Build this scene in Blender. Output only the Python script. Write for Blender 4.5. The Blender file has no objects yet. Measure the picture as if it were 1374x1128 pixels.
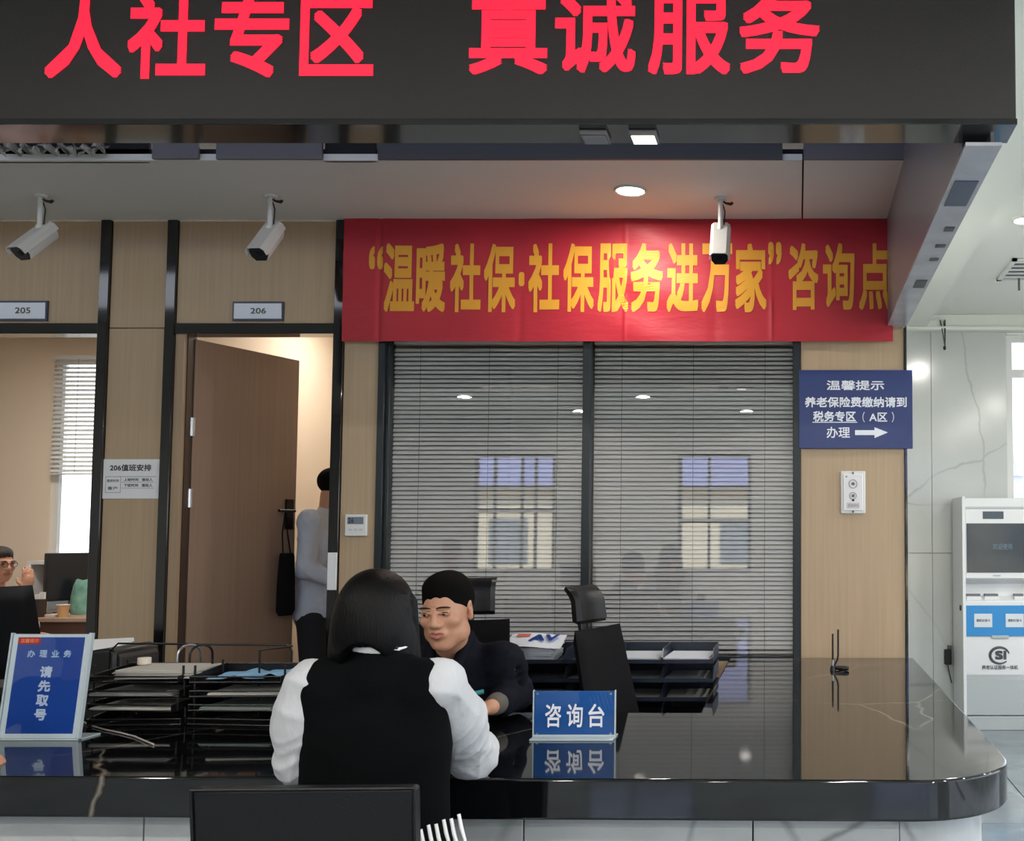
import bpy, bmesh, math, random
import numpy as np
from mathutils import Vector, Matrix, Euler
random.seed(7); RNG = np.random.default_rng(7)
PI = math.pi
S = bpy.context.scene
COL = S.collection

# ------------------------------------------------------------------ camera
FPX, CX, CY = 1400.0, 1070.0, 635.0
PITCH = math.atan(80.0 / FPX)
CAMZ = 1.42
cd = bpy.data.cameras.new('camera'); cam = bpy.data.objects.new('camera', cd); COL.objects.link(cam)
cam.location = (0, 0, CAMZ); cam.rotation_euler = (PI / 2 + PITCH, 0, 0)
cd.sensor_width = 36; cd.sensor_fit = 'HORIZONTAL'; cd.lens = FPX / 1374 * 36
cd.shift_x = (687 - CX) / 1374; cd.shift_y = (CY - 564) / 1374
cd.clip_start = 0.05; cd.clip_end = 300
S.camera = cam
S.view_settings.view_transform = 'Standard'; S.view_settings.look = 'None'
S.view_settings.gamma = 1.0; S.view_settings.use_curve_mapping = False
S.view_settings.exposure = -0.12

# ------------------------------------------------------------------ world
w = bpy.data.worlds.new('sky'); S.world = w; w.use_nodes = True
nt = w.node_tree; nt.nodes.clear()
o_ = nt.nodes.new('ShaderNodeOutputWorld'); b_ = nt.nodes.new('ShaderNodeBackground')
tc_ = nt.nodes.new('ShaderNodeTexCoord'); sp_ = nt.nodes.new('ShaderNodeSeparateXYZ'); cr_ = nt.nodes.new('ShaderNodeValToRGB')
nt.links.new(tc_.outputs['Generated'], sp_.inputs[0]); nt.links.new(sp_.outputs['Z'], cr_.inputs[0])
cr_.color_ramp.elements[0].position = 0.0; cr_.color_ramp.elements[0].color = (0.86, 0.90, 0.95, 1)
cr_.color_ramp.elements[1].position = 0.7; cr_.color_ramp.elements[1].color = (0.62, 0.76, 0.98, 1)
nt.links.new(cr_.outputs[0], b_.inputs[0]); b_.inputs[1].default_value = 3.6
nt.links.new(b_.outputs[0], o_.inputs[0])

sl = bpy.data.lights.new('sun', 'SUN'); sl.energy = 14.0; sl.angle = 0.02; sl.color = (1, 0.93, 0.82)
so = bpy.data.objects.new('sun', sl); COL.objects.link(so); so.rotation_euler = Vector((0.25, 0.75, 1.0)).to_track_quat('Z', 'Y').to_euler()
def area_lamp(name, loc, size, power, color=(1, 0.96, 0.9), rot=(0, 0, 0), sy=None, portal=False, spread=None):
    l = bpy.data.lights.new(name, 'AREA'); l.energy = power; l.color = color
    if sy: l.shape = 'RECTANGLE'; l.size = size; l.size_y = sy
    else: l.shape = 'DISK'; l.size = size
    if portal: l.cycles.is_portal = True
    if spread: l.spread = spread
    o = bpy.data.objects.new(name, l); o.location = loc; o.rotation_euler = rot; COL.objects.link(o); return o

# hall ceiling downlights: (x, y) ; built with fixtures further down
HALLZ = 3.12
HALL_LAMPS = [(-4.1, -1.5), (-1.9, -1.5), (0.4, -1.5), (2.6, -1.5),
              (-4.1, 0.6), (-1.9, 0.6), (0.4, 0.6), (2.6, 0.6),
              (-3.0, -3.0), (-0.7, -3.0), (1.6, -3.0), (2.6, 2.6), (4.0, 2.6), (2.6, 4.8), (4.0, 4.8), (1.235, 5.58)]
LAMP_POWER = 34
for (x, y) in HALL_LAMPS:
    area_lamp('hall_lamp', (x, y, HALLZ - 0.03), 0.16, LAMP_POWER, (1, 0.95, 0.88))
# portals in the window openings
area_lamp('window_portal', (-4.15, -4.1, 1.72), 1.2, 1, rot=(PI/2, 0, PI), sy=1.75, portal=True)
area_lamp('window_portal', (-1.2, -4.1, 1.72), 1.2, 1, rot=(PI/2, 0, PI), sy=1.75, portal=True)
area_lamp('window_portal', (2.75, -4.1, 1.6), 3.6, 1, rot=(PI/2, 0, PI), sy=2.4, portal=True)
area_lamp('window_portal', (5.1, 2.0, 1.6), 8.0, 1, rot=(PI/2, 0, PI/2), sy=2.4, portal=True)

# ------------------------------------------------------------------ pixel helpers
def ray(px, py):
    dx, dy = (px - CX) / FPX, (CY - py) / FPX
    return Vector((dx, math.cos(PITCH) - dy * math.sin(PITCH), math.sin(PITCH) + dy * math.cos(PITCH)))
def P(px, py, Y):
    r = ray(px, py); t = Y / r.y
    return Vector((r.x * t, Y, CAMZ + r.z * t))
def PX(px, Y, py=715): return P(px, py, Y).x
def PZ(py, Y, px=1070): return P(px, py, Y).z
YW = 5.6            # office wall front face

# ------------------------------------------------------------------ materials
def lin(h):
    if isinstance(h, str):
        h = h.lstrip('#'); c = [int(h[i:i+2], 16) / 255 for i in (0, 2, 4)]
    else: c = [v / 255 for v in h]
    return [v / 12.92 if v <= 0.04045 else ((v + 0.055) / 1.055) ** 2.4 for v in c]
MATS = {}
def mat(name, col, rough=0.5, metal=0.0, emit=None, es=0.0, noise=None, bump=None, coat=0.0, trans=0.0, ior=1.5, alpha=None, sss=0.0, spec=None, sheen=0.0):
    """noise=(scale_xyz, amount) ; bump=(scale_xyz, strength)"""
    if name in MATS: return MATS[name]
    m = bpy.data.materials.new(name); m.use_nodes = True; t = m.node_tree
    b = t.nodes['Principled BSDF']; c = lin(col)
    b.inputs['Base Color'].default_value = (*c, 1); b.inputs['Roughness'].default_value = rough
    b.inputs['Metallic'].default_value = metal; b.inputs['IOR'].default_value = ior
    b.inputs['Coat Weight'].default_value = coat; b.inputs['Coat Roughness'].default_value = 0.05
    b.inputs['Transmission Weight'].default_value = trans
    if spec is not None: b.inputs['Specular IOR Level'].default_value = spec
    if sheen: b.inputs['Sheen Weight'].default_value = sheen; b.inputs['Sheen Roughness'].default_value = 0.5
    if sss: b.inputs['Subsurface Weight'].default_value = sss; b.inputs['Subsurface Radius'].default_value = (0.02, 0.008, 0.004); b.inputs['Subsurface Scale'].default_value = 0.3
    if emit is not None: b.inputs['Emission Color'].default_value = (*lin(emit), 1); b.inputs['Emission Strength'].default_value = es
    geo = None
    def tex(scale, detail=4):
        nonlocal geo
        if geo is None: geo = t.nodes.new('ShaderNodeNewGeometry')
        mp = t.nodes.new('ShaderNodeMapping'); mp.inputs['Scale'].default_value = scale
        t.links.new(geo.outputs['Position'], mp.inputs[0])
        n = t.nodes.new('ShaderNodeTexNoise'); n.inputs['Scale'].default_value = 1; n.inputs['Detail'].default_value = detail
        t.links.new(mp.outputs[0], n.inputs['Vector']); return n
    if noise:
        n = tex(noise[0]); r = t.nodes.new('ShaderNodeValToRGB'); a = noise[1]
        r.color_ramp.elements[0].position = 0.3; r.color_ramp.elements[1].position = 0.7
        r.color_ramp.elements[0].color = (*[max(0, v * (1 - a)) for v in c], 1)
        r.color_ramp.elements[1].color = (*[min(1, v * (1 + a)) for v in c], 1)
        t.links.new(n.outputs['Fac'], r.inputs[0]); t.links.new(r.outputs[0], b.inputs['Base Color'])
    if bump:
        n = tex(bump[0]); bp = t.nodes.new('ShaderNodeBump'); bp.inputs['Strength'].default_value = bump[1]; bp.inputs['Distance'].default_value = 0.01
        t.links.new(n.outputs['Fac'], bp.inputs['Height']); t.links.new(bp.outputs[0], b.inputs['Normal'])
    MATS[name] = m; return m

def marble(name, base, vein, scale, width, rough, amount=1.0, stretch=(1, 1, 1), cloud=0.1, seed=0.0, ior=1.5):
    m = bpy.data.materials.new(name); m.use_nodes = True; t = m.node_tree; b = t.nodes['Principled BSDF']
    b.inputs['Roughness'].default_value = rough; b.inputs['IOR'].default_value = ior
    g = t.nodes.new('ShaderNodeNewGeometry'); mp = t.nodes.new('ShaderNodeMapping')
    mp.inputs['Scale'].default_value = stretch; mp.inputs['Location'].default_value = (seed, seed * 2, seed * 0.7); mp.inputs['Rotation'].default_value = (0.5, 0.5, 0.4)
    t.links.new(g.outputs['Position'], mp.inputs[0])
    n = t.nodes.new('ShaderNodeTexNoise'); n.inputs['Scale'].default_value = scale * 1.3; n.inputs['Detail'].default_value = 6
    t.links.new(mp.outputs[0], n.inputs['Vector'])
    mix = t.nodes.new('ShaderNodeVectorMath'); mix.operation = 'MULTIPLY_ADD'
    mix.inputs[1].default_value = (0.35 / scale,) * 3
    t.links.new(n.outputs['Color'], mix.inputs[0]); t.links.new(mp.outputs[0], mix.inputs[2])
    v = t.nodes.new('ShaderNodeTexVoronoi'); v.feature = 'DISTANCE_TO_EDGE'; v.inputs['Scale'].default_value = scale
    t.links.new(mix.outputs[0], v.inputs['Vector'])
    r = t.nodes.new('ShaderNodeValToRGB'); r.color_ramp.elements[0].position = 0; r.color_ramp.elements[0].color = (1, 1, 1, 1)
    r.color_ramp.elements[1].position = width; r.color_ramp.elements[1].color = (0, 0, 0, 1)
    t.links.new(v.outputs['Distance'], r.inputs[0])
    n2 = t.nodes.new('ShaderNodeTexNoise'); n2.inputs['Scale'].default_value = scale * 0.9; n2.inputs['Detail'].default_value = 2
    t.links.new(mp.outputs[0], n2.inputs['Vector'])
    r2 = t.nodes.new('ShaderNodeValToRGB'); r2.color_ramp.elements[0].position = 0.5; r2.color_ramp.elements[1].position = 0.62
    t.links.new(n2.outputs['Fac'], r2.inputs[0])
    mu = t.nodes.new('ShaderNodeMath'); mu.operation = 'MULTIPLY'; t.links.new(r.outputs[0], mu.inputs[0]); t.links.new(r2.outputs[0], mu.inputs[1])
    mu2 = t.nodes.new('ShaderNodeMath'); mu2.operation = 'MULTIPLY'; mu2.inputs[1].default_value = amount; t.links.new(mu.outputs[0], mu2.inputs[0])
    n3 = t.nodes.new('ShaderNodeTexNoise'); n3.inputs['Scale'].default_value = scale * 2; n3.inputs['Detail'].default_value = 5
    t.links.new(mp.outputs[0], n3.inputs['Vector'])
    cl = t.nodes.new('ShaderNodeValToRGB'); c = lin(base)
    cl.color_ramp.elements[0].position = 0.3; cl.color_ramp.elements[0].color = (*[x * (1 - cloud) for x in c], 1)
    cl.color_ramp.elements[1].position = 0.7; cl.color_ramp.elements[1].color = (*[min(1, x * (1 + cloud)) for x in c], 1)
    t.links.new(n3.outputs['Fac'], cl.inputs[0])
    mx = t.nodes.new('ShaderNodeMix'); mx.data_type = 'RGBA'; t.links.new(mu2.outputs[0], mx.inputs[0])
    t.links.new(cl.outputs[0], mx.inputs[6]); mx.inputs[7].default_value = (*lin(vein), 1)
    t.links.new(mx.outputs[2], b.inputs['Base Color'])
    MATS[name] = m; return m

WOOD = mat('light_wood_panel', '#B39B7D', 0.38, noise=((70, 70, 1.6), 0.06))
WOOD2 = mat('door_wood', '#8F7766', 0.42, noise=((60, 60, 1.2), 0.06))
JAMB = mat('jamb_wood', '#A38B70', 0.4, noise=((60, 60, 1.2), 0.08))
BLKGLOSS = mat('black_polished_steel', '#0C0E12', 0.08, metal=0.0, coat=0.6)
FRAMEG = mat('dark_frame_metal', '#2E3437', 0.32, metal=0.5)
SLAT = mat('blind_slat', '#FBFCFC', 0.3, metal=0.0)
GLASS = mat('window_glass', '#FFFFFF', 0.0, trans=1.0, ior=1.5)
CEIL = mat('ceiling_board', '#E4E3E0', 0.65)
WHITEC = mat('hall_ceiling_paint', '#E9EBE3', 0.6)
CREAM = mat('cream_paint', '#E2D3C0', 0.7)
PLASTER = mat('hall_plaster', '#C3C1BB', 0.75)
GREYB = mat('grey_bulkhead', '#7C7C84', 0.3)
BEAMU = mat('beam_underside', '#B9B9C2', 0.25, noise=((6, 6, 6), 0.12))
BLACK = mat('black_plastic', '#121214', 0.42)
DARK = mat('dark_void', '#17171A', 0.8)
LEATHER = mat('black_leather', '#0E0F13', 0.42, spec=0.35, bump=((160, 160, 160), 0.12))
MESHF = mat('black_mesh_fabric', '#0E0E11', 0.85, spec=0.15, bump=((500, 500, 500), 0.3))
CHROME = mat('brushed_steel', '#C6C6C8', 0.28, metal=1.0)
WHITEP = mat('white_plastic', '#DCDDDA', 0.42)
CAMW = mat('camera_housing_white', '#D6D4D0', 0.4)
PAPER = mat('white_paper', '#E4E6E6', 0.7)
NAVYPL = mat('navy_plastic_tray', '#1D2533', 0.35)
BLUE = mat('blue_sign', '#1F68BC', 0.35)
NAVYSIGN = mat('navy_sign', '#20356F', 0.3)
BLUEDEEP = mat('deep_blue_print', '#1848A2', 0.3)
SIGNW = mat('sign_lettering', '#E9EEF6', 0.45)
BLACKINK = mat('black_ink', '#26262A', 0.5)
ACRYL = mat('clear_acrylic', '#F2F8FA', 0.03, trans=0.85, ior=1.45)
ACRYLE = mat('acrylic_edge', '#B9C9C9', 0.1, trans=0.3, ior=1.45)
RED = mat('red_banner_cloth', '#B41B2D', 0.5, noise=((3, 3, 3), 0.10), bump=((9, 9, 30), 0.25), sheen=0.1)
YEL = mat('yellow_banner_lettering', '#E2A12C', 0.55)
LEDR = mat('led_red_glow', '#FF1F3C', 0.5, emit='#FF1A38', es=1.25)
SKIN = mat('skin', '#BC8B70', 0.5, sss=0.12)
SKINP = mat('skin_hand_pink', '#D39A86', 0.5, sss=0.12)
LIP = mat('lips', '#A8695C', 0.45)
BROWM = mat('brow_hair', '#1E1512', 0.7)
EYEW = mat('eye_white', '#B8AAA0', 0.2)
IRIS = mat('iris_dark', '#140C09', 0.1)
def hairmat(name, col):
    m = mat(name, col, 0.40, spec=0.12); t = m.node_tree; b = t.nodes['Principled BSDF']
    g = t.nodes.new('ShaderNodeNewGeometry'); mp = t.nodes.new('ShaderNodeMapping'); mp.inputs['Scale'].default_value = (260, 260, 7)
    t.links.new(g.outputs['Position'], mp.inputs[0]); n = t.nodes.new('ShaderNodeTexNoise'); n.inputs['Scale'].default_value = 1
    t.links.new(mp.outputs[0], n.inputs['Vector']); bp = t.nodes.new('ShaderNodeBump'); bp.inputs['Strength'].default_value = 0.6; bp.inputs['Distance'].default_value = 0.004
    t.links.new(n.outputs['Fac'], bp.inputs['Height']); t.links.new(bp.outputs[0], b.inputs['Normal']); return m
HAIR = hairmat('black_hair', '#0A090A'); HAIRS = mat('short_black_hair', '#080707', 0.85, spec=.1, bump=((420, 420, 420), 0.5))
KNIT = mat('black_knit', '#07080A', 0.9, spec=0.08, bump=((240, 240, 240), 0.15))
JACKET = mat('navy_jacket_cloth', '#10121B', 0.85, spec=0.12, bump=((60, 60, 60), 0.12))
TEE = mat('charcoal_tshirt', '#1F1C1D', 0.85)
WSHIRT = mat('white_blouse_cloth', '#BDBFC3', 0.85, spec=.2, bump=((30, 30, 16), 0.5), sss=0.0)
BSHIRT = mat('pale_blue_shirt_cloth', '#B4BDCD', 0.8, bump=((18, 18, 8), 0.5))
PSHIRT = mat('pale_pink_shirt_cloth', '#D9C3C3', 0.8)
TROUS = mat('dark_trousers', '#14161E', 0.85)
BLKMARBLE = marble('black_marble', '#0B0C0F', '#8F857A', 1.05, 0.006, 0.045, 0.75, cloud=0.25, seed=3.3, ior=1.7)
WHTMARBLE = marble('white_marble', '#C4C8C4', '#7F837F', 0.95, 0.010, 0.14, 0.45, cloud=0.05, seed=1.3, ior=1.55)
WHTMARBLE2 = marble('white_marble_counter', '#B4B8B9', '#55585A', 3.4, 0.05, 0.3, 0.7, cloud=0.08, seed=8.1)
FLOORT = marble('grey_floor_tile', '#7F8A90', '#A6AEB2', 1.6, 0.05, 0.12, 0.5, cloud=0.22, seed=4.4)

# ------------------------------------------------------------------ mesh helpers
class MB:
    def __init__(s): s.v = []; s.f = []
    def add(s, vs, fs):
        o = len(s.v); s.v += [tuple(v) for v in vs]; s.f += [tuple(i + o for i in f) for f in fs]; return s
    def box(s, x0, x1, y0, y1, z0, z1):
        vs = [(x, y, z) for z in (z0, z1) for y in (y0, y1) for x in (x0, x1)]
        return s.add(vs, [(0, 2, 3, 1), (4, 5, 7, 6), (0, 1, 5, 4), (2, 6, 7, 3), (0, 4, 6, 2), (1, 3, 7, 5)])
    def obox(s, M, sx, sy, sz):
        vs = [M @ Vector((x, y, z)) for z in (-sz/2, sz/2) for y in (-sy/2, sy/2) for x in (-sx/2, sx/2)]
        return s.add(vs, [(0, 2, 3, 1), (4, 5, 7, 6), (0, 1, 5, 4), (2, 6, 7, 3), (0, 4, 6, 2), (1, 3, 7, 5)])
    def tube(s, pts, r, n=10, cap=True, closed=False):
        pts = [Vector(p) for p in pts]; rs = r if isinstance(r, (list, tuple)) else [r] * len(pts)
        vs = []; fs = []; up = None
        for i, p in enumerate(pts):
            if closed: d = pts[(i+1) % len(pts)] - pts[i-1]
            else: d = pts[min(i+1, len(pts)-1)] - pts[max(i-1, 0)]
            d.normalize()
            if up is None: up = Vector((0, 0, 1)) if abs(d.z) < 0.9 else Vector((1, 0, 0))
            a = d.cross(up)
            if a.length < 1e-5: a = d.cross(Vector((0, 1, 0)))
            a.normalize(); b = a.cross(d).normalized(); up = b
            for k in range(n):
                t = 2 * PI * k / n; vs.append(p + a * math.cos(t) * rs[i] + b * math.sin(t) * rs[i])
        m = len(pts)
        for i in range(m if closed else m - 1):
            for k in range(n):
                fs.append((i*n+k, ((i+1) % m)*n+k, ((i+1) % m)*n+(k+1) % n, i*n+(k+1) % n))
        if cap and not closed: fs.append(tuple(range(n))); fs.append(tuple(reversed(range((m-1)*n, m*n))))
        return s.add(vs, fs)
    def cyl(s, p1, p2, r1, r2=None, n=20): return s.tube([p1, p2], [r1, r1 if r2 is None else r2], n)
    def prism(s, poly, lo, hi, axis='z'):
        def mk(p, h):
            if axis == 'z': return (p[0], p[1], h)
            if axis == 'y': return (p[0], h, p[1])
            return (h, p[0], p[1])
        n = len(poly); vs = [mk(p, lo) for p in poly] + [mk(p, hi) for p in poly]
        fs = [tuple(reversed(range(n))), tuple(range(n, 2*n))] + [(i, (i+1) % n, (i+1) % n + n, i + n) for i in range(n)]
        return s.add(vs, fs)
    def loft(s, rings, cap=True):
        n = len(rings[0]); vs = [p for r in rings for p in r]; fs = []
        for i in range(len(rings) - 1):
            for k in range(n): fs.append((i*n+k, i*n+(k+1) % n, (i+1)*n+(k+1) % n, (i+1)*n+k))
        if cap: fs.append(tuple(reversed(range(n)))); fs.append(tuple(range((len(rings)-1)*n, len(rings)*n)))
        return s.add(vs, fs)
    def grid(s, fn, nu, nv):
        vs = [fn(i / nu, j / nv) for j in range(nv + 1) for i in range(nu + 1)]
        return s.add(vs, [(j*(nu+1)+i, j*(nu+1)+i+1, (j+1)*(nu+1)+i+1, (j+1)*(nu+1)+i) for j in range(nv) for i in range(nu)])
    def sph(s, c, r, n=16, m=10, R=None):
        r = r if isinstance(r, (tuple, list)) else (r, r, r); R = R or Matrix.Identity(3); c = Vector(c)
        rings = []
        for j in range(1, m):
            t = PI * j / m
            rings.append([c + R @ Vector((r[0]*math.sin(t)*math.cos(2*PI*k/n), r[1]*math.sin(t)*math.sin(2*PI*k/n), -r[2]*math.cos(t))) for k in range(n)])
        o = len(s.v); s.loft(rings, cap=False)
        b = len(s.v); s.v += [tuple(c + R @ Vector((0, 0, -r[2]))), tuple(c + R @ Vector((0, 0, r[2])))]
        for k in range(n):
            s.f.append((b, o + (k+1) % n, o + k)); s.f.append((b+1, o + (m-2)*n + k, o + (m-2)*n + (k+1) % n))
        return s
    def xf(s, M):
        s.v = [tuple(M @ Vector(v)) for v in s.v]; return s
    def build(s, name, m, parent=None, bevel=0, smooth=False, seg=2, recalc=True, mats=None, fmat=None):
        me = bpy.data.meshes.new(name); me.from_pydata(s.v, [], s.f)
        for k in (mats or [m]): me.materials.append(k)
        if fmat is not None: me.polygons.foreach_set('material_index', fmat)
        if recalc:
            bm = bmesh.new(); bm.from_mesh(me); bmesh.ops.recalc_face_normals(bm, faces=bm.faces); bm.to_mesh(me); bm.free()
        o = bpy.data.objects.new(name, me); COL.objects.link(o)
        if bevel:
            md = o.modifiers.new('b', 'BEVEL'); md.width = bevel; md.segments = seg; md.limit_method = 'ANGLE'; md.angle_limit = math.radians(35)
            smooth = True
        if smooth:
            for p in me.polygons: p.use_smooth = True
            me.update()
            try: me.set_sharp_from_angle(angle=math.radians(40))
            except Exception: pass
        if parent is not None: par(o, parent)
        return o
def par(o, p):
    """every mesh holds world coordinates; only a root Empty has a transform of its own"""
    o.parent = p
    o.matrix_parent_inverse = Matrix.Identity(4) if p.parent is not None else Matrix.LocRotScale(p.location, p.rotation_euler, p.scale).inverted()
    return o
def tag(o, label=None, cat=None, group=None, kind=None):
    if label: o['label'] = label
    if cat: o['category'] = cat
    if group: o['group'] = group
    if kind: o['kind'] = kind
    return o
def thing(name, label, cat, loc=(0, 0, 0), rz=0, group=None):
    o = bpy.data.objects.new(name, None); COL.objects.link(o); o.location = loc; o.rotation_euler = (0, 0, rz)
    o.empty_display_size = 0.1
    return tag(o, label, cat, group)
def struct(name, loc=(0, 0, 0)):
    o = bpy.data.objects.new(name, None); COL.objects.link(o); o.location = loc; o['kind'] = 'structure'; return o
def shared(src, name, M, parent):
    o = bpy.data.objects.new(name, src.data); COL.objects.link(o); o.parent = parent
    o.matrix_parent_inverse = Matrix.LocRotScale(parent.location, parent.rotation_euler, parent.scale).inverted() if parent.parent is None else Matrix.Identity(4)
    o.matrix_basis = M; return o
def copy_tree(o, parent=None):
    c = o.copy(); COL.objects.link(c)
    if parent is not None: c.parent = parent; c.matrix_parent_inverse = o.matrix_parent_inverse.copy()
    for ch in list(o.children): copy_tree(ch, c)
    return c

# text -> unit mesh (0..1 box), then mapped through a function of (u, v, depth)
_tc = {}
def glyphs(s, bold=0.0, depth=0.0):
    key = (s, bold, depth)
    if key in _tc: return _tc[key]
    c = bpy.data.curves.new('t', 'FONT'); c.body = s; c.size = 1; c.resolution_u = 3; c.extrude = 0
    o = bpy.data.objects.new('t', c); COL.objects.link(o)
    dg = bpy.context.evaluated_depsgraph_get(); me = bpy.data.meshes.new_from_object(o.evaluated_get(dg))
    v = np.array([tuple(q.co) for q in me.vertices]) if len(me.vertices) else np.zeros((1, 3)); f = [tuple(p.vertices) for p in me.polygons]
    bpy.data.objects.remove(o); bpy.data.curves.remove(c); bpy.data.meshes.remove(me)
    if bold > 0:    # heavier strokes: the outline stamped around itself
        n = 8 if bold > .015 else 4; vs = [v]; fs = list(f); N = len(v)
        for k in range(n):
            a = 2*PI*k/n + PI/4; q_ = max(abs(math.cos(a)), abs(math.sin(a))); sh = np.array([math.cos(a)/q_*bold*.62, math.sin(a)/q_*bold, 0.0]); w_ = v + sh; w_[:, 2] = -(k+1)*2e-3; vs.append(w_); fs += [tuple(i+(k+1)*N for i in q) for q in f]
        v = np.concatenate(vs); f = fs
    z_ = v[:, 2].copy(); lo = v.min(0); hi = v.max(0); asp = (hi[0]-lo[0]) / max(1e-6, hi[1]-lo[1])
    v = (v - lo) / np.maximum(hi - lo, 1e-6); v[:, 2] = z_
    _tc[key] = (v, f, asp); return _tc[key]
def text(s, name, x0, x1, z0, z1, y, m, parent=None, bold=0.0, M=None, disp=None):
    v, f, a = glyphs(s, bold)
    mb = MB(); vs = []
    for q in v:
        x = x0 + (x1-x0)*q[0]; z = z0 + (z1-z0)*q[1]; yy = y - q[2]*0.01 + (disp(x, z) if disp else 0)
        p = Vector((x, yy, z)); vs.append(M @ p if M else p)
    mb.add(vs, f); return mb.build(name, m, parent, recalc=False)

# ------------------------------------------------------------------ implicit surfaces
def axis(*seg):
    out = []
    for (a, b, h) in seg:
        n = max(1, int(round((b-a)/h))); out += list(np.linspace(a, b, n, endpoint=False))
    out.append(seg[-1][1]); return np.array(out)
class Field:
    def __init__(s, xs, ys, zs):
        s.x, s.y, s.z = xs, ys, zs; s.F = np.full((len(xs), len(ys), len(zs)), 1.0, np.float32)
    def _sl(s, lo, hi, mg):
        r = []
        for A, a, b in zip((s.x, s.y, s.z), lo, hi):
            i = np.searchsorted(A, a-mg); j = np.searchsorted(A, b+mg); r.append(slice(max(0, i-2), min(len(A), j+2)))
        return tuple(r)
    def _pts(s, sl):
        return np.meshgrid(s.x[sl[0]], s.y[sl[1]], s.z[sl[2]], indexing='ij', sparse=True)
    def _comb(s, sl, d, k, sub):
        A = s.F[sl]
        if sub:
            if k > 0:
                h = np.clip(0.5 - 0.5*(A + d)/k, 0, 1); s.F[sl] = A*(1-h) + (-d)*h + k*h*(1-h)
            else: s.F[sl] = np.maximum(A, -d)
        else:
            if k > 0:
                h = np.maximum(k - np.abs(A - d), 0)/k; s.F[sl] = np.minimum(A, d) - h*h*k*0.25
            else: s.F[sl] = np.minimum(A, d)
    def rc(s, p, q, r1, r2=None, k=0.0, sub=False):
        r2 = r1 if r2 is None else r2; p = np.array(p, float); q = np.array(q, float); r = max(r1, r2)
        sl = s._sl(np.minimum(p, q)-r, np.maximum(p, q)+r, k+0.015); X, Y, Z = s._pts(sl)
        if 0 in [len(np.ravel(t)) for t in (X, Y, Z)]: return s
        d = q-p; L = max(d@d, 1e-9); t = np.clip(((X-p[0])*d[0]+(Y-p[1])*d[1]+(Z-p[2])*d[2])/L, 0, 1)
        D = np.sqrt((X-p[0]-t*d[0])**2+(Y-p[1]-t*d[1])**2+(Z-p[2]-t*d[2])**2) - (r1+(r2-r1)*t)
        s._comb(sl, D, k, sub); return s
    def el(s, c, r, k=0.0, R=None, sub=False):
        c = np.array(c, float); m = max(r); sl = s._sl(c-m, c+m, k+0.015); X, Y, Z = s._pts(sl)
        if 0 in [len(np.ravel(t)) for t in (X, Y, Z)]: return s
        dx, dy, dz = X-c[0], Y-c[1], Z-c[2]
        if R is None: R = np.eye(3)
        R = np.array(R)
        a = (dx*R[0,0]+dy*R[1,0]+dz*R[2,0]); b = (dx*R[0,1]+dy*R[1,1]+dz*R[2,1]); e = (dx*R[0,2]+dy*R[1,2]+dz*R[2,2])
        k0 = np.sqrt((a/r[0])**2+(b/r[1])**2+(e/r[2])**2); k1 = np.sqrt((a/r[0]**2)**2+(b/r[1]**2)**2+(e/r[2]**2)**2)
        D = k0*(k0-1)/np.maximum(k1, 1e-6); s._comb(sl, D, k, sub); return s
    def half(s, p, n, keep=False):
        """cut away everything on the side n points to"""
        X, Y, Z = np.meshgrid(s.x, s.y, s.z, indexing='ij', sparse=True); n = np.array(n, float); n /= np.linalg.norm(n)
        s.F = np.maximum(s.F, (X-p[0])*n[0]+(Y-p[1])*n[1]+(Z-p[2])*n[2]).astype(np.float32); return s
    def mesh(s):
        F = s.F.copy(); F[0], F[-1] = 1, 1; F[:, 0], F[:, -1] = 1, 1; F[:, :, 0], F[:, :, -1] = 1, 1
        I = F < 0; nx, ny, nz = F.shape
        cs = [(a, b, c) for a in (0, 1) for b in (0, 1) for c in (0, 1)]
        cnt = np.zeros((nx-1, ny-1, nz-1), np.int8)
        for a, b, c in cs: cnt += I[a:nx-1+a, b:ny-1+b, c:nz-1+c]
        act = (cnt > 0) & (cnt < 8); idx = np.argwhere(act); N = len(idx)
        vid = np.full(act.shape, -1, np.int64); vid[act] = np.arange(N)
        acc = np.zeros((N, 3)); num = np.zeros(N); ax = (s.x, s.y, s.z)
        def cp(o): return [ax[t][idx[:, t]+o[t]] for t in range(3)]
        def fv(o): return F[idx[:, 0]+o[0], idx[:, 1]+o[1], idx[:, 2]+o[2]]
        for d in range(3):
            for a in (0, 1):
                for b in (0, 1):
                    o0 = [0, 0, 0]; o1 = [0, 0, 0]; e = [t for t in range(3) if t != d]
                    o0[e[0]] = o1[e[0]] = a; o0[e[1]] = o1[e[1]] = b; o1[d] = 1
                    f0, f1 = fv(o0), fv(o1); m = (f0 < 0) != (f1 < 0); t = np.where(m, f0/np.where(m, f0-f1, 1), 0)
                    c0, c1 = cp(o0), cp(o1)
                    for q in range(3): acc[:, q] += np.where(m, c0[q]+(c1[q]-c0[q])*t, 0)
                    num += m
        V = acc/num[:, None]; Q = []
        for d in range(3):
            e = [t for t in range(3) if t != d]
            sl0 = [slice(1, -1)]*3; sl1 = [slice(1, -1)]*3; sl0[d] = slice(0, -1); sl1[d] = slice(1, None)
            A, B = I[tuple(sl0)], I[tuple(sl1)]; ed = np.argwhere(A != B)
            off = np.array([1, 1, 1]); off[d] = 0; g = ed+off
            flip = A[tuple(ed.T)]
            def cell(u, v):
                h = g.copy(); h[:, e[0]] += u; h[:, e[1]] += v; return vid[tuple(h.T)]
            q = np.stack([cell(-1, -1), cell(0, -1), cell(0, 0), cell(-1, 0)], 1)
            fl = flip if d != 1 else ~flip
            q[~fl] = q[~fl][:, ::-1]; Q.append(q)
        return V, np.concatenate(Q)
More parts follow.
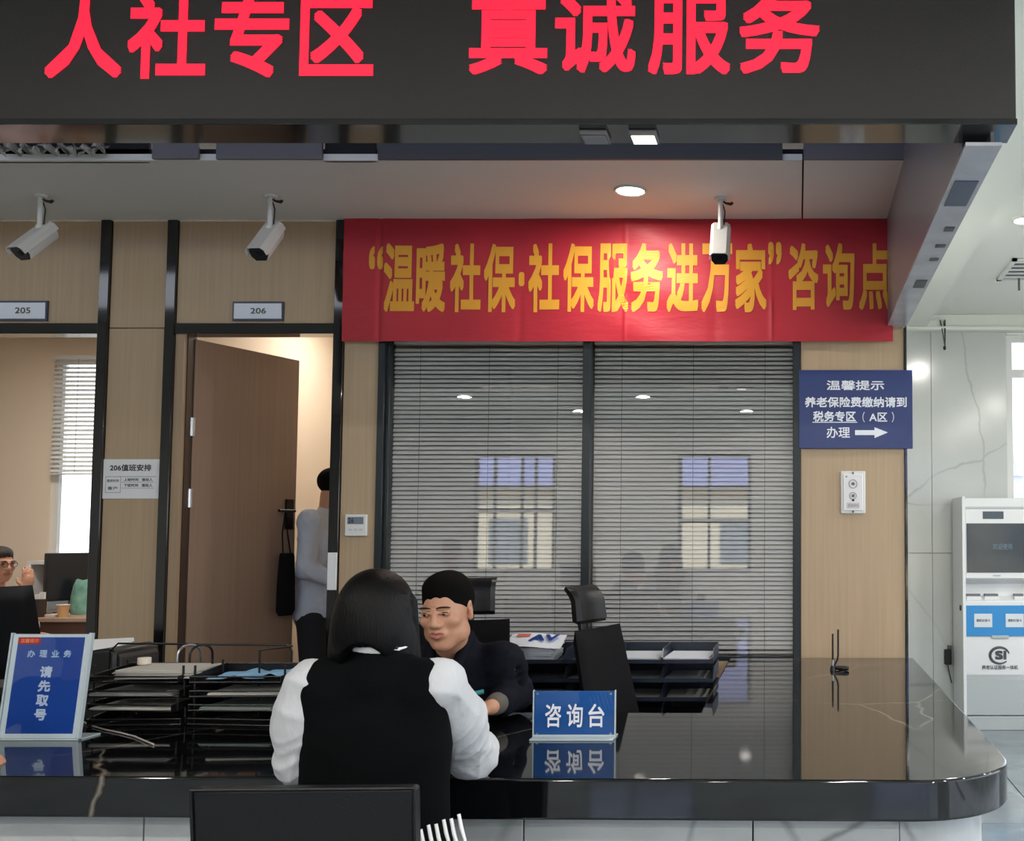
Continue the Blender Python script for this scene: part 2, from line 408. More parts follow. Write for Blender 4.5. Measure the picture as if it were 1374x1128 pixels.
    def build(s, name, m, parent=None, mats=None, color=None, relax=1, wr=None):
        V, Q = s.mesh()
        for _ in range(relax):
            nb = np.zeros_like(V); c = np.zeros(len(V))
            for a, b in ((0, 1), (1, 2), (2, 3), (3, 0)):
                np.add.at(nb, Q[:, a], V[Q[:, b]]); np.add.at(nb, Q[:, b], V[Q[:, a]]); np.add.at(c, Q[:, a], 1); np.add.at(c, Q[:, b], 1)
            V = V*0.5 + 0.5*nb/np.maximum(c, 1)[:, None]
        if wr:   # cloth creases pressed into the surface
            n = np.cross(V[Q[:, 2]]-V[Q[:, 0]], V[Q[:, 3]]-V[Q[:, 1]]); N = np.zeros_like(V)
            for k in range(4): np.add.at(N, Q[:, k], n)
            N /= np.maximum(np.linalg.norm(N, axis=1), 1e-9)[:, None]; rg = np.random.default_rng(wr[2]); amp, fr = wr[0], wr[1]; h = 0
            Wp = V + .02*np.sin(V[:, [1, 2, 0]]*17+1.3) + .012*np.sin(V[:, [2, 0, 1]]*31+.4)
            for k in range(7):
                d = rg.normal(0, 1, 3); d[2] *= .8; d /= np.linalg.norm(d); p = (Wp@d)*fr*(.7+.25*k)+rg.uniform(0, 6)
                h = h + (1-np.abs(np.sin(p)))**2*(np.sin(Wp@rg.normal(0, 9, 3)+rg.uniform(0, 6))*.5+.5)
            V = V + N*(amp*(h-h.mean()))[:, None]
        me = bpy.data.meshes.new(name); me.vertices.add(len(V)); me.vertices.foreach_set('co', V.ravel())
        me.loops.add(Q.size); me.loops.foreach_set('vertex_index', Q.ravel().astype(np.int32))
        me.polygons.add(len(Q)); me.polygons.foreach_set('loop_start', np.arange(0, Q.size, 4, dtype=np.int32))
        try: me.polygons.foreach_set('loop_total', np.full(len(Q), 4, np.int32))
        except Exception: pass
        me.polygons.foreach_set('use_smooth', np.ones(len(Q), bool))
        for k in (mats or [m]): me.materials.append(k)
        if color is not None:
            C = V[Q].mean(1); me.polygons.foreach_set('material_index', color(C).astype(np.int32))
        me.update(calc_edges=True); me.validate()
        o = bpy.data.objects.new(name, me); COL.objects.link(o)
        if parent is not None: par(o, parent)
        return o

def thin_glass(name, tint=(1, 1, 1), k=1.8, ior=1.5, haze=0.0):
    m = bpy.data.materials.new(name); m.use_nodes = True; t = m.node_tree; t.nodes.clear()
    o = t.nodes.new('ShaderNodeOutputMaterial'); mx = t.nodes.new('ShaderNodeMixShader'); tr = t.nodes.new('ShaderNodeBsdfTransparent'); gl = t.nodes.new('ShaderNodeBsdfGlossy')
    tr.inputs[0].default_value = (*tint, 1); gl.inputs['Roughness'].default_value = 0.0
    fr = t.nodes.new('ShaderNodeFresnel'); fr.inputs[0].default_value = ior; mu = t.nodes.new('ShaderNodeMath'); mu.operation = 'MULTIPLY_ADD'; mu.inputs[1].default_value = k; mu.inputs[2].default_value = haze; mu.use_clamp = True
    t.links.new(fr.outputs[0], mu.inputs[0]); t.links.new(mu.outputs[0], mx.inputs[0]); t.links.new(tr.outputs[0], mx.inputs[1]); t.links.new(gl.outputs[0], mx.inputs[2]); t.links.new(mx.outputs[0], o.inputs[0])
    MATS[name] = m; return m
PANE = thin_glass('partition_glass', (0.99, 0.99, 0.99), 2.0, 1.5, 0.0)
OUTPANE = thin_glass('outer_window_glass', (0.95, 0.97, 0.97), 1.5)
ACRY = thin_glass('clear_acrylic_sheet', (0.97, 0.99, 0.99), 0.7)

# ================================================================== STRUCTURE
X_L, X_R, Y_R, Y_B, X_P = -7.0, 5.0, -4.0, 8.1, 0.59
def wall_holes(name, ax, at, thick, a0, a1, z0, z1, holes, m):
    """wall in the plane ax=at with rectangular openings (a, b, lo, hi)"""
    mb = MB(); cuts = sorted(set([a0, a1] + [h[0] for h in holes] + [h[1] for h in holes]))
    for p, q in zip(cuts, cuts[1:]):
        zs = [(z0, z1)]
        for h in holes:
            if h[0] <= p + 1e-6 and h[1] >= q - 1e-6: zs = [(z0, h[2]), (h[3], z1)]
        for lo, hi in zs:
            if hi - lo < 1e-4: continue
            if ax == 'y': mb.box(p, q, at, at+thick, lo, hi)
            else: mb.box(at, at+thick, p, q, lo, hi)
    return tag(mb.build(name, m), kind='structure')
tag(MB().box(X_L, X_R, Y_R, 8.5, -0.2, -0.012).build('floor', FLOORT), kind='structure')
fl = bpy.data.objects['floor']
ft = MB().box(0.003, 0.597, 0.003, 0.597, -0.012, 0.0).build('floor_tile', FLOORT, None, bevel=0.0015, seg=1)
ft.parent = fl; ft.location = (0.62, 4.0, 0)
for i in range(4):
    for j in range(12):
        if i or j:
            c = ft.copy(); COL.objects.link(c); c.location = (0.62 + i*0.6, 1.6 + j*0.54*0 + j*0.6, 0)
            if i == 0 and j == 4: c.location = (0.62, 1.6, 0)
ft.location = (0.62, 4.0, 0)
tag(MB().box(X_L, X_P, Y_R, 8.4, -0.012, 0.0).box(3.02, X_R, Y_R, 8.1, -0.012, 0).build('floor_field', FLOORT), kind='structure')
# ceilings
tag(MB().box(X_L, X_P, Y_R, 2.9, HALLZ, HALLZ+0.1).box(1.0, X_R, Y_R, Y_B, HALLZ, HALLZ+0.1).build('ceiling_hall', WHITEC), kind='structure')
tag(MB().box(X_P, 1.0, 2.9, Y_B, 3.02, 3.2).box(X_P, 1.0, Y_R, 2.9, 3.02, 3.2).build('ceiling_strip', WHITEC), kind='structure')
tag(MB().box(X_L, X_P, 2.9, 5.7, 3.5, 3.6).build('ceiling_void', DARK), kind='structure')
SOF = struct('ceiling')
MB().box(X_L, 0.55, 4.70, 5.72, HALLZ+.031, HALLZ+.06).build('leak_block_board', DARK, SOF)  # unseen dark plate added to block light leaking through the soffit gaps
MB().box(X_L, 0.022, 4.68, 5.595, HALLZ, HALLZ+0.03).build('ceiling_board', CEIL, SOF)
MB().box(0.030, 0.485, 4.68, 5.6, HALLZ, HALLZ+0.03).build('ceiling_board', CEIL, SOF)
fz0, fz1 = HALLZ, HALLZ+0.16
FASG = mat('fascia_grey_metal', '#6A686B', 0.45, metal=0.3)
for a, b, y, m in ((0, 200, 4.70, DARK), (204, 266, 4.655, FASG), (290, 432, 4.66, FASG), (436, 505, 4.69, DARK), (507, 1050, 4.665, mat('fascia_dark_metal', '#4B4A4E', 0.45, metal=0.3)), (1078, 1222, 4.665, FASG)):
    MB().box(PX(a, y, 200), PX(b, y, 200), y, y+0.015, fz0, fz1).build('fascia_and_gap', m, SOF)  # dark_void pieces fill the open gap, its shade put into their colour
MB().box(X_L, PX(0, 4.7, 200), 4.7, 4.715, fz0, fz1).build('fascia_and_gap', DARK, SOF)
# outer walls
tag(MB().box(X_L-0.1, X_L, Y_R, 8.5, 0, 3.2).build('wall_left', PLASTER), kind='structure')
REARW = [(-4.75, -3.55, 0.85, 2.58), (-1.75, -0.68, 0.85, 2.58), (0.95, 4.55, 0.4, 2.8)]
wall_holes('wall_rear', 'y', Y_R-0.2, 0.2, X_L, X_R, 0, 3.2, REARW, PLASTER)
wall_holes('wall_right', 'x', X_R, 0.2, Y_R, 8.5, 0, 3.2, [(-2.0, 6.0, 0.4, 2.8)], PLASTER)
def window(n, x0, x1, z0, z1, y, bars, rails, m=None, d=0.07, wf=0.05):
    m = m or FRAMEG; r = struct('window_%d' % n, ((x0+x1)/2, y, z0))
    MB().box(x0, x1, y, y+d, z1-wf, z1).box(x0, x1, y, y+d, z0, z0+wf).box(x0, x0+wf, y, y+d, z0+wf, z1-wf).box(x1-wf, x1, y, y+d, z0+wf, z1-wf).build('window_frame', m, r)
    for b in bars: MB().box(b-0.02, b+0.02, y+0.01, y+d-0.01, z0+wf, z1-wf).build('mullion', m, r)
    for q in rails: MB().box(x0+wf, x1-wf, y+0.012, y+d-0.012, q-0.03, q+0.03).build('transom', m, r)
    MB().box(x0+wf, x1-wf, y+0.03, y+0.036, z0+wf, z1-wf).build('pane', OUTPANE, r)
    return r
window(2, *REARW[0], -4.12, (-4.45, -4.05, -3.85), (1.75,))
window(3, *REARW[1], -4.12, (-1.3,), (1.6,))
window(4, *REARW[2], -4.12, (1.85, 2.75, 3.65), (1.1,))
# marble wall of the hall, behind the desk's right end, with a window
xw0 = PX(1351, Y_B, 560); zw1 = PZ(449, Y_B, 1350)
MW = struct('wall_back', (1.5, Y_B, 0))
def boxpart(name, m, root, *b, bevel=0): return MB().box(*b).build(name, m, root, bevel=bevel, seg=1)
boxpart('wall_core', PLASTER, MW, X_P+0.08, xw0, Y_B+0.02, Y_B+0.2, 0, 3.1); boxpart('wall_core', PLASTER, MW, xw0, X_R, Y_B+0.02, Y_B+0.2, 0, 0.95); boxpart('wall_core', PLASTER, MW, xw0, X_R, Y_B+0.02, Y_B+0.2, zw1, 3.1); boxpart('wall_core', PLASTER, MW, xw0+2.6, X_R, Y_B+0.02, Y_B+0.2, 0.95, zw1)
xs1 = PX(1250, Y_B, 600); zs1 = PZ(742, Y_B)
for (a, b) in ((xs1-0.56, xs1), (xs1, xw0)):
    boxpart('marble_tile', WHTMARBLE, MW, a+0.0015, b-0.0015, Y_B, Y_B+0.02, 0.002, zs1-0.002, bevel=0.001)
    boxpart('marble_tile', WHTMARBLE, MW, a+0.0015, b-0.0015, Y_B, Y_B+0.02, zs1+0.002, 2.99, bevel=0.001)
for k in range(5):
    boxpart('marble_tile', WHTMARBLE, MW, xw0+k*0.6+0.0015, xw0+(k+1)*0.6-0.0015, Y_B, Y_B+0.02, 0.002, 0.93, bevel=0.001)
boxpart('marble_tile', WHTMARBLE, MW, xw0+2.6, X_R, Y_B, Y_B+0.02, 0.95, 2.99)
tag(MB().box(X_P+0.08, X_R, Y_B-0.1, Y_B+0.02, 2.99, 3.02).box(X_P+0.08, X_R, Y_B-0.06, Y_B+0.02, 3.02, HALLZ).box(xw0, xw0+2.6, Y_B, Y_B+0.05, zw1-0.001, 2.99).build('trim_1', WHITEC, bevel=0.006), kind='structure')
window(1, xw0, xw0+2.6, 0.95, zw1, Y_B+0.02, (xw0+1.3,), (PZ(500, Y_B, 1350),), m=WHITEP)
# bulkhead beam from the display back to the office wall
BH = struct('wall_bulkhead', (0.54, 4.3, 2.54))
boxpart('side_panel', GREYB, BH, 0.485, 0.495, 3.07, 5.55, 2.545, 3.5)
boxpart('side_panel', WHITEC, BH, 0.58, 0.59, 3.07, 5.6, 2.545, 3.5)
boxpart('underside_panel', BEAMU, BH, 0.485, 0.59, 2.95, 5.6, 2.535, 2.545)
for k, (y, l, wd) in enumerate(((3.75, .05, .03), (3.98, .04, .035), (4.18, .04, .03), (4.55, .14, .06))):  # cutouts drawn as flat dark patches, their shade put into the colour
    boxpart('dark_patch', mat('patch_dark', '#45454D', 0.4), BH, 0.555-wd/2, 0.575, y, y+l, 2.532, 2.5352)
boxpart('dark_patch', mat('patch_blue', '#3A4A66', 0.3), BH, 0.50, 0.575, 3.25, 3.5, 2.532, 2.5352)

# ------------------------------------------------------------------ office wall
WL = struct('wall_office', (-3, YW, 0))
def xp(px, py=290): return PX(px, YW, py)
ZC = HALLZ; ZT1 = PZ(434, YW); ZT0 = PZ(448, YW); ZSEAM = PZ(440, YW)
b1, b2, b3 = (xp(139), xp(152)), (xp(228), xp(241)), (xp(453), xp(466))
wf0 = xp(509, 460); wf1 = xp(1074, 460); wm0, wm1 = xp(783, 460), xp(794, 460)
ZB1 = PZ(470, YW)      # top of the glazing, behind the banner
def panel(x0, x1, z0, z1, m=WOOD, y=YW): return boxpart('wall_panel', m, WL, x0+0.002, x1-0.002, y, y+0.09, z0+0.002, z1-0.002, bevel=0.0015)
panel(X_L, -5.6, 0, ZC); panel(-5.6, b1[0], ZT1, ZC)
panel(b1[1], b2[0], ZSEAM, ZC); panel(b1[1], b2[0], 0, ZSEAM)
panel(b2[1], b3[0], ZT1, ZC)
panel(b3[1], wf0, 0, ZC)
panel(wf0, wf1, PZ(455, YW), ZC)
panel(wf1, X_P-0.012, 0, 2.545)
boxpart('wall_panel', GREYB, WL, 0.485, X_P-0.012, YW+0.004, YW+0.09, 2.55, ZC)
boxpart('wall_panel', WOOD, WL, wf1, 0.485, YW+0.002, YW+0.09, 2.55, ZC)
boxpart('wall_panel', WOOD, WL, wf0, wf1, YW, YW+0.09, 0, 0.74)
boxpart('wall_core', DARK, WL, b1[1], b2[0], YW+0.09, YW+0.1, 0, ZC); boxpart('wall_core', DARK, WL, b3[1], wf0, YW+0.09, YW+0.1, 0, ZC)
for (a, b) in (b1, b2, b3): boxpart('post', BLKGLOSS, WL, a, b, YW-0.018, YW+0.1, 0, ZC, bevel=0.002)
boxpart('post', BLKGLOSS, WL, X_P-0.012, X_P, YW-0.01, YW+0.12, 0, 2.535)
boxpart('rail', BLKGLOSS, WL, -5.6, b1[0], YW-0.012, YW+0.1, ZT0, ZT1, bevel=0.002); boxpart('rail', BLKGLOSS, WL, b2[1], b3[0], YW-0.012, YW+0.1, ZT0, ZT1, bevel=0.002)
# offices behind
OH = 3.0
tag(MB().box(X_L, X_P, YW+0.1, 8.4, OH, OH+0.1).build('ceiling_office', CREAM), kind='structure')
w5 = (PX(70, 8.4, 600), PX(70, 8.4, 600)+1.5, PZ(752, 8.4), 2.85)
wall_holes('wall_office_back', 'y', 8.4, 0.15, X_L, X_P+0.08, 0, OH, [w5], CREAM)
xpa = (b1[1]+b2[0])/2; xpb = (b3[1]+wf0)/2
for n, x in (('wall_partition_1', xpa), ('wall_partition_2', xpb)): tag(MB().box(x-0.04, x+0.04, YW+0.1, 8.4, 0, OH).build(n, CREAM), kind='structure')
tag(MB().box(X_P-0.09, X_P-0.005, YW+0.12, 8.4, 0, 3.02).build('wall_side', PLASTER), kind='structure')
window(5, *w5, 8.42, (w5[0]+0.75,), (), m=WHITEP)
area_lamp('office_fill_lamp', (-4.9, 6.9, OH-0.03), 0.6, 36, (1, 0.93, 0.86), sy=0.6)  # unseen fill lamps added to brighten the two offices
area_lamp('office_fill_lamp', (-2.95, 7.3, OH-0.03), 0.5, 12, (1, 0.95, 0.88), sy=0.5)
for lx, ly in ((-4.9, 6.9), (-2.95, 7.3)):  # glowing panels added around the unseen fill lamps
    t = thing('added_panel_light', 'unseen square panel light added to brighten the office left of the wood pier' if lx < -4 else 'unseen square panel light added to brighten the room behind the open door', 'ceiling light', (lx, ly, OH))
    MB().box(lx-.32, lx+.32, ly-.32, ly+.32, OH-.02, OH).build('frame', WHITEP, t); MB().box(lx-.29, lx+.29, ly-.29, ly+.29, OH-.024, OH-.02).build('diffuser', mat('lamp_glow', '#FFFFFF', .5, emit='#FFF4E4', es=6), t)

# partition window: frame, mullion, panes
WN = struct('window_6', ((wf0+wf1)/2, YW, 0.74)); zb = 0.75; zt = PZ(452, YW)
def wbar(name, a, b, z0, z1, y0=YW-0.01, y1=YW+0.09, m=FRAMEG): boxpart(name, m, WN, a, b, y0, y1, z0, z1, bevel=0.002)
f_ = (xp(518, 460)-wf0)
wbar('window_frame', wf0, wf0+f_, zb, zt); wbar('window_frame', wf1-f_-0.004, wf1, zb, zt); wbar('mullion', wm0, wm1, zb, zt)
wbar('glazing_bead', wf0+f_, wf0+f_+0.02, zb, zt, YW+0.015); wbar('sill_bar', wf0, wf1, zb-0.01, zb+0.015, YW+0.0)
for (a, b) in ((wf0+f_, wm0), (wm1, wf1-f_)):
    boxpart('pane', PANE, WN, a, b, YW+0.035, YW+0.041, zb+.015, zt)

# ================================================================== BLINDS
def blind(x0, x1, z0, z1, y, label, pitch=0.0245, tilt=62, nm='venetian_blind', m=None, wd=0.0203, group='venetian blinds behind the counter glass'):
    m = m or SLAT; r = thing(nm, label, 'blind', ((x0+x1)/2, y, z1), 0, group)
    n = int((z1-z0-0.05)/pitch); mb = MB(); a = math.radians(tilt)
    def fn(u, v):
        q = (v-0.5)*wd; c = 0.0028*(1-(2*v-1)**2)
        return (x0+(x1-x0)*u, y + q*math.cos(a) - c*math.sin(a), q*math.sin(a) + c*math.cos(a))
    mb.grid(fn, 1, 3); s0 = mb.build('slat', m, None, smooth=True); 
    for k in range(n):
        o = s0 if k == 0 else s0.copy()
        if k: COL.objects.link(o)
        o.parent = r; o.matrix_parent_inverse = Matrix.Translation(r.location).inverted(); o.location = (random.uniform(-.0015, .0015), 0, z0+0.035+k*pitch + random.uniform(-.0006, .0006))
    MB().box(x0, x1, y-0.014, y+0.014, z0+0.002, z0+0.014).build('bottom_rail', m, r, bevel=.003)
    MB().box(x0, x1, y-0.02, y+0.02, z1-0.03, z1).build('headrail', m, r)
    for t in (0.14, 0.5, 0.86):
        xx = x0+(x1-x0)*t
        MB().box(xx-.0012, xx+.0012, y-0.0155, y-0.0140, z0+.01, z1-.02).build('ladder_cord', mat('blind_cord', '#8F9492', .6), r)
    return r
blind(wf0+f_+0.022, wm0-0.004, zb+0.02, zt, YW+0.075, 'grey venetian blind behind the glass, between black door post and centre mullion')
blind(wm1+0.004, wf1-f_-0.006, zb+0.02, zt, YW+0.075, 'grey venetian blind behind the glass, between centre mullion and wood pillar')
b5 = blind(w5[0]+0.03, w5[1]-0.03, PZ(637, 8.35), 2.85, 8.35, 'white venetian blind half lowered in office window left of the wood pier', pitch=0.036, tilt=40, m=mat('white_slat', '#D8D8D4', .5), wd=0.036, group=None)

# ================================================================== DOOR
DR = struct('door_1', (xp(250), YW+0.1, 0))
zdt = PZ(452, YW+0.08)
jb = xp(250, 460)
boxpart('door_frame', JAMB, DR, b2[1]+0.002, jb-0.012, YW+0.0, YW+0.11, 0, ZT0); boxpart('door_frame', mat('jamb_dark', '#3B2B22', .5), DR, jb-0.012, jb-0.006, YW+0.03, YW+0.11, 0, zdt)
hinge = Vector((jb, YW+0.09, 0)); fe = P(402, 487, 6.4); free = Vector((fe.x, 6.4, 0))
dd = (free-hinge); dl = dd.length; dd.normalize(); nn = Vector((-dd.y, dd.x, 0))
ML = Matrix.Translation(hinge) @ Matrix(((dd.x, nn.x, 0, 0), (dd.y, nn.y, 0, 0), (0, 0, 1, 0), (0, 0, 0, 1)))
zleaf = P(250, 455, YW+0.09).z
MB().box(0, dl, -0.0, 0.042, 0.008, zleaf).xf(ML).build('door_leaf', DOORM := WOOD2, DR, bevel=0.002)
for z in (0.3, PZ(668, YW+.07), 2.0):
    MB().cyl((jb-0.003, YW+0.078, z-0.05), (jb-0.003, YW+0.078, z+0.05), 0.009, n=12).box(jb-.008, jb+.012, YW+.08, YW+.086, z-.05, z+.05).build('hinge', CHROME, DR)
hz = PZ(690, 6.38)
for side in (-1, 1):
    y0 = -0.014 if side < 0 else 0.042
    lb = MB().box(dl-0.085, dl-0.03, y0, y0+0.014, hz-0.09, hz+0.09); yy = -0.05 if side < 0 else 0.09
    lb.tube([(dl-.058, y0, hz+.02), (dl-.058, yy, hz+.02), (dl-.18, yy, hz+.02)], .009, 10)
    lb.xf(ML).build('door_handle', mat('dark_bronze', '#2A2422', .35, metal=.7), DR)
# bag hanging from the handle
hb = ML @ Vector((dl-0.13, -0.05, 0)); bt = PZ(742, hb.y); bb = PZ(826, hb.y)
t = thing('bag', 'black fabric bag hanging flat on the open brown door beside the pale blue shirt', 'bag', (hb.x, hb.y, bb))
def bag_ring(z, wx, wy): return [ML @ Vector((dl-0.11 + wx*math.cos(a)*(abs(math.cos(a))**-0.4 if abs(math.cos(a)) > .01 else 1), -0.05 + wy*math.sin(a), z)) for a in [2*PI*k/20 for k in range(20)]]
MB().loft([bag_ring(bb, .05, .015), bag_ring(bb+.03, .062, .032), bag_ring((bb+bt)/2, .06, .03), bag_ring(bt-.02, .056, .018), bag_ring(bt, .052, .012)]).build('body', MESHF, t, smooth=True)
MB().tube([ML @ Vector(q) for q in ((dl-.14, -.05, bt-.01), (dl-.15, -.05, (bt+hz)/2), (dl-.13, -.05, hz+.034), (dl-.11, -.05, (bt+hz)/2), (dl-.08, -.05, bt-.01))], .004, 6).build('strap', MESHF, t)

# ================================================================== wall-mounted things
def plate(px0, px1, py0, py1, s, label):
    x0, x1, z1, z0 = xp(px0, py0), xp(px1, py0), PZ(py0, YW), PZ(py1, YW)
    t = thing('room_number_plate', label, 'sign', ((x0+x1)/2, YW, z0))
    MB().box(x0, x1, YW-0.012, YW, z0, z1).build('back_plate', mat('plate_navy', '#2B3350', .3), t)
    MB().box(x0+.008, x1-.008, YW-0.016, YW-0.012, z0+.010, z1-.010).build('face_plate', mat('plate_silver', '#B9BCC2', .3, metal=.6), t, bevel=.002)
    c = (x0+x1)/2+0.004; h = (z1-z0)
    text(s, 'lettering', c-0.042, c+0.042, z0+h*.36, z0+h*.66, YW-0.0168, mat('plate_ink', '#4A4538', .5), t, 0.02)
plate(0, 66, 404, 431, '205', 'silver room number plate 205 above the left office window')
plate(314, 382, 405, 431, '206', 'silver room number plate 206 above the open door')
# duty notice
def notice():
    y = YW-0.006; x0, x1 = xp(139, 640), xp(216, 640); z1, z0 = PZ(616, YW), PZ(669, YW)
    t = thing('duty_notice', 'white duty roster board of room 206 on the wood pier between black posts', 'notice', ((x0+x1)/2, YW, z0))
    MB().box(x0, x1, y, YW, z0, z1).build('board', PAPER, t, bevel=.002)
    W = x1-x0; H = z1-z0; X = lambda u: x0+W*u; Z = lambda v: z1-H*v; yy = y-0.0008
    text('206值班安排', 'lettering', X(.12), X(.84), Z(.30), Z(.13), yy, BLACKINK, t, 0.03)
    text('值班时间', 'lettering', X(.07), X(.28), Z(.58), Z(.51), yy, BLACKINK, t, 0.02); text('客户', 'lettering', X(.09), X(.26), Z(.78), Z(.69), yy, BLACKINK, t, 0.02)
    text('上班时间   值班人', 'lettering', X(.37), X(.87), Z(.555), Z(.48), yy, BLACKINK, t, 0.03); text('下班时间   值班人', 'lettering', X(.37), X(.87), Z(.70), Z(.62), yy, BLACKINK, t, 0.03)
    mb = MB()
    for (a, b, c, d) in ((.05, .93, .435, .445), (.05, .31, .84, .85), (.33, .9, .58, .588), (.33, .9, .73, .738)): mb.box(X(a), X(b), yy, yy+.0005, Z(d), Z(c))
    for u in (.05, .31): mb.box(X(u), X(u)+.0016, yy, yy+.0005, Z(.85), Z(.44))
    mb.build('ruled_line', mat('grey_ink', '#6A6A70', .6), t)
notice()
# thermostat
y = YW-0.022; x0, x1 = xp(465, 700), xp(494, 700); z1, z0 = PZ(690, YW), PZ(719, YW)
t = thing('thermostat', 'white square wall thermostat on the wood panel beside the black door post', 'thermostat', ((x0+x1)/2, YW, z0))
MB().box(x0, x1, y, YW, z0, z1).build('case', WHITEP, t, bevel=.004); W = x1-x0; H = z1-z0
MB().box(x0+W*.12, x0+W*.86, y-.0012, y, z0+H*.55, z0+H*.88).build('screen', mat('lcd_grey', '#6C7A86', .3), t)
text('26', 'lettering', x0+W*.16, x0+W*.42, z0+H*.6, z0+H*.84, y-.0018, BLACKINK, t, .02)
for k in range(3): MB().box(x0+W*(.18+.24*k), x0+W*(.34+.24*k), y-.002, y, z0+H*.25, z0+H*.34).build('button', mat('lcd_button', '#C3C8CA', .4), t)
# paper holder + lever on third post
x0, x1 = xp(443, 760), xp(453, 760); z1, z0 = PZ(741, YW), PZ(791, YW)
tag(MB().box(x0-.002, x1+.006, YW-.03, YW-.019, z0, z1).build('card_holder', PAPER, bevel=.002), 'small white card holder stuck on the black post right of the open door', 'card holder')
# intercom plate on the pillar
y = YW-0.014; x0, x1 = xp(1128, 660), xp(1161, 660); z1, z0 = PZ(632, YW), PZ(689, YW); W = x1-x0; H = z1-z0
t = thing('intercom_panel', 'white intercom panel with two round grilles on the right wood pillar', 'intercom', ((x0+x1)/2, YW, z0))
MB().box(x0, x1, y, YW, z0, z1).build('back_plate', WHITEP, t, bevel=.005)
MB().box(x0+W*.1, x1-W*.1, y-.006, y, z0+H*.07, z1-H*.07).build('face_plate', mat('panel_white', '#E3E2E4', .35), t, bevel=.003)
cx = (x0+x1)/2; yf = y-.0062
for v, r in ((.70, .022), (.42, .018)):
    cz = z0+H*v
    MB().tube([(cx+r*math.cos(a), yf-.001, cz+r*math.sin(a)) for a in [2*PI*k/32 for k in range(32)]], .0022, 6, closed=True).build('ring', mat('ring_grey', '#9A989C', .4), t)
    MB().cyl((cx, yf, cz), (cx, yf-.006, cz), .009, .006, 20).build('grille', mat('knob_grey', '#6E6C70', .35, metal=.4), t, smooth=True)
MB().cyl((cx, yf, z0+H*.315), (cx, yf-.002, z0+H*.315), .0065, n=16).build('sensor', BLACK, t)
MB().box(cx-.003, cx+.003, yf-.001, yf+.003, z1-H*.075, z1-H*.02).box(cx-.003, cx+.003, yf-.001, yf+.003, z0+H*.02, z0+H*.075).build('screw', BLACK, t)
MB().add([(cx-.042, yf-.0005, z1-H*.12), (cx-.030, yf-.0005, z1-H*.12), (cx-.036, yf-.0005, z1-H*.155)], [(0, 1, 2)]).build('mark', BLACK, t, recalc=False)
MB().box(cx-.034, cx+.034, yf-.001, yf, z0+H*.12, z0+H*.26).build('label_plate', mat('panel_label', '#C9C6C6', .4), t)
text('紧急呼叫', 'lettering', cx-.028, cx+.028, z0+H*.15, z0+H*.23, yf-.0016, mat('ring_grey', '', .4), t, 0)
# navy notice sign
y = YW-0.02; x0, x1 = xp(1072, 550), xp(1224, 550); z1, z0 = PZ(497, YW), PZ(602, YW)
t = thing('direction_sign', 'navy blue direction sign with white arrow on the right wood pillar', 'sign', ((x0+x1)/2, YW, z0))
MB().box(x0, x1, y, YW-0.001, z0, z1).build('board', NAVYSIGN, t, bevel=.002)
def tr(s, a, b, c, d, bold=0.02): return text(s, 'lettering', xp(a, 550), xp(b, 550), PZ(d, YW), PZ(c, YW), y-.0012, SIGNW, t, bold)
tr('温馨提示', 1109, 1186, 511, 524, .02); tr('养老保险费缴纳请到', 1080, 1216, 533, 547, .028); tr('税务专区', 1091, 1148, 552, 566, .028); tr('（', 1157, 1160, 553, 567, 0); tr('A区', 1166, 1190, 554, 566, .02); tr('）', 1196, 1199, 553, 567, 0); tr('办理', 1109, 1140, 573, 588, .015)
MB().box(xp(1090, 550), xp(1150, 550), y-.0015, y-.0005, PZ(567.5, YW), PZ(566.3, YW)).build('underline', SIGNW, t)
ax = lambda px: xp(px, 580)
MB().prism([(ax(1147), PZ(584, YW)), (ax(1173), PZ(584, YW)), (ax(1173), PZ(588, YW)), (ax(1191), PZ(580.5, YW)), (ax(1173), PZ(573.5, YW)), (ax(1173), PZ(577.5, YW)), (ax(1147), PZ(577.5, YW))], y-.0015, y-.0005, 'y').build('arrow', SIGNW, t)

# ================================================================== BANNER
yb = YW-0.035
bx0, bx1 = xp(466, 290)-0.0, xp(1197, 370); bz1, bz0 = PZ(287, YW-.03), PZ(458, YW-.03)
def fold(x, z):
    u = (x-bx0)
    d = 0.0035*math.sin(u*5.1+1.2*z)+0.002*math.sin(u*13+3*z)+0.0015*math.sin(z*21+u*2)
    for c, a, wdt in ((xp(515), .008, .012), (xp(840, 420), -.006, .006), (xp(1035, 420), -.007, .008), (xp(700, 400), .004, .02), (xp(960, 400), .005, .03)):
        d += a*math.exp(-((x-c)/wdt)**2)*(1 if z < 2.7 or c < xp(600) else .4)
    d += 0.004*math.sin(22*(z-2.3)+3*math.sin(u*4))*math.exp(-((u-1.7)/.5)**2)
    return d
t = thing('hanging_banner', 'long red cloth banner with yellow lettering hung under the ceiling', 'banner', ((bx0+bx1)/2, yb, bz0))
def bn(u, v):
    x = bx0+(bx1-bx0)*u; z = bz0+(bz1-bz0)*v; return (x, yb+fold(x, z), z)
MB().grid(bn, 300, 36).build('cloth', RED, t, smooth=True, recalc=False)
def bt_(s, a, b, c, d, bold=.03): return text(s, 'lettering', xp(a, 370), xp(b, 370), PZ(d, YW-.03), PZ(c, YW-.03), yb-.0025, YEL, t, bold, disp=fold)
bt_('“', 499, 518, 331, 362, .03)
for s, a, b in (('温', 519, 560), ('暖', 562, 601), ('社', 607, 648), ('保', 652, 694), ('社', 711, 753), ('保', 758, 799), ('服', 804, 845), ('务', 848, 891), ('进', 896, 938), ('万', 942, 983), ('家', 987, 1029)): bt_(s, a, b, 327, 419, .034)
bt_('·', 698, 706, 365, 384, .05); bt_('”', 1031, 1049, 325, 355, .03)
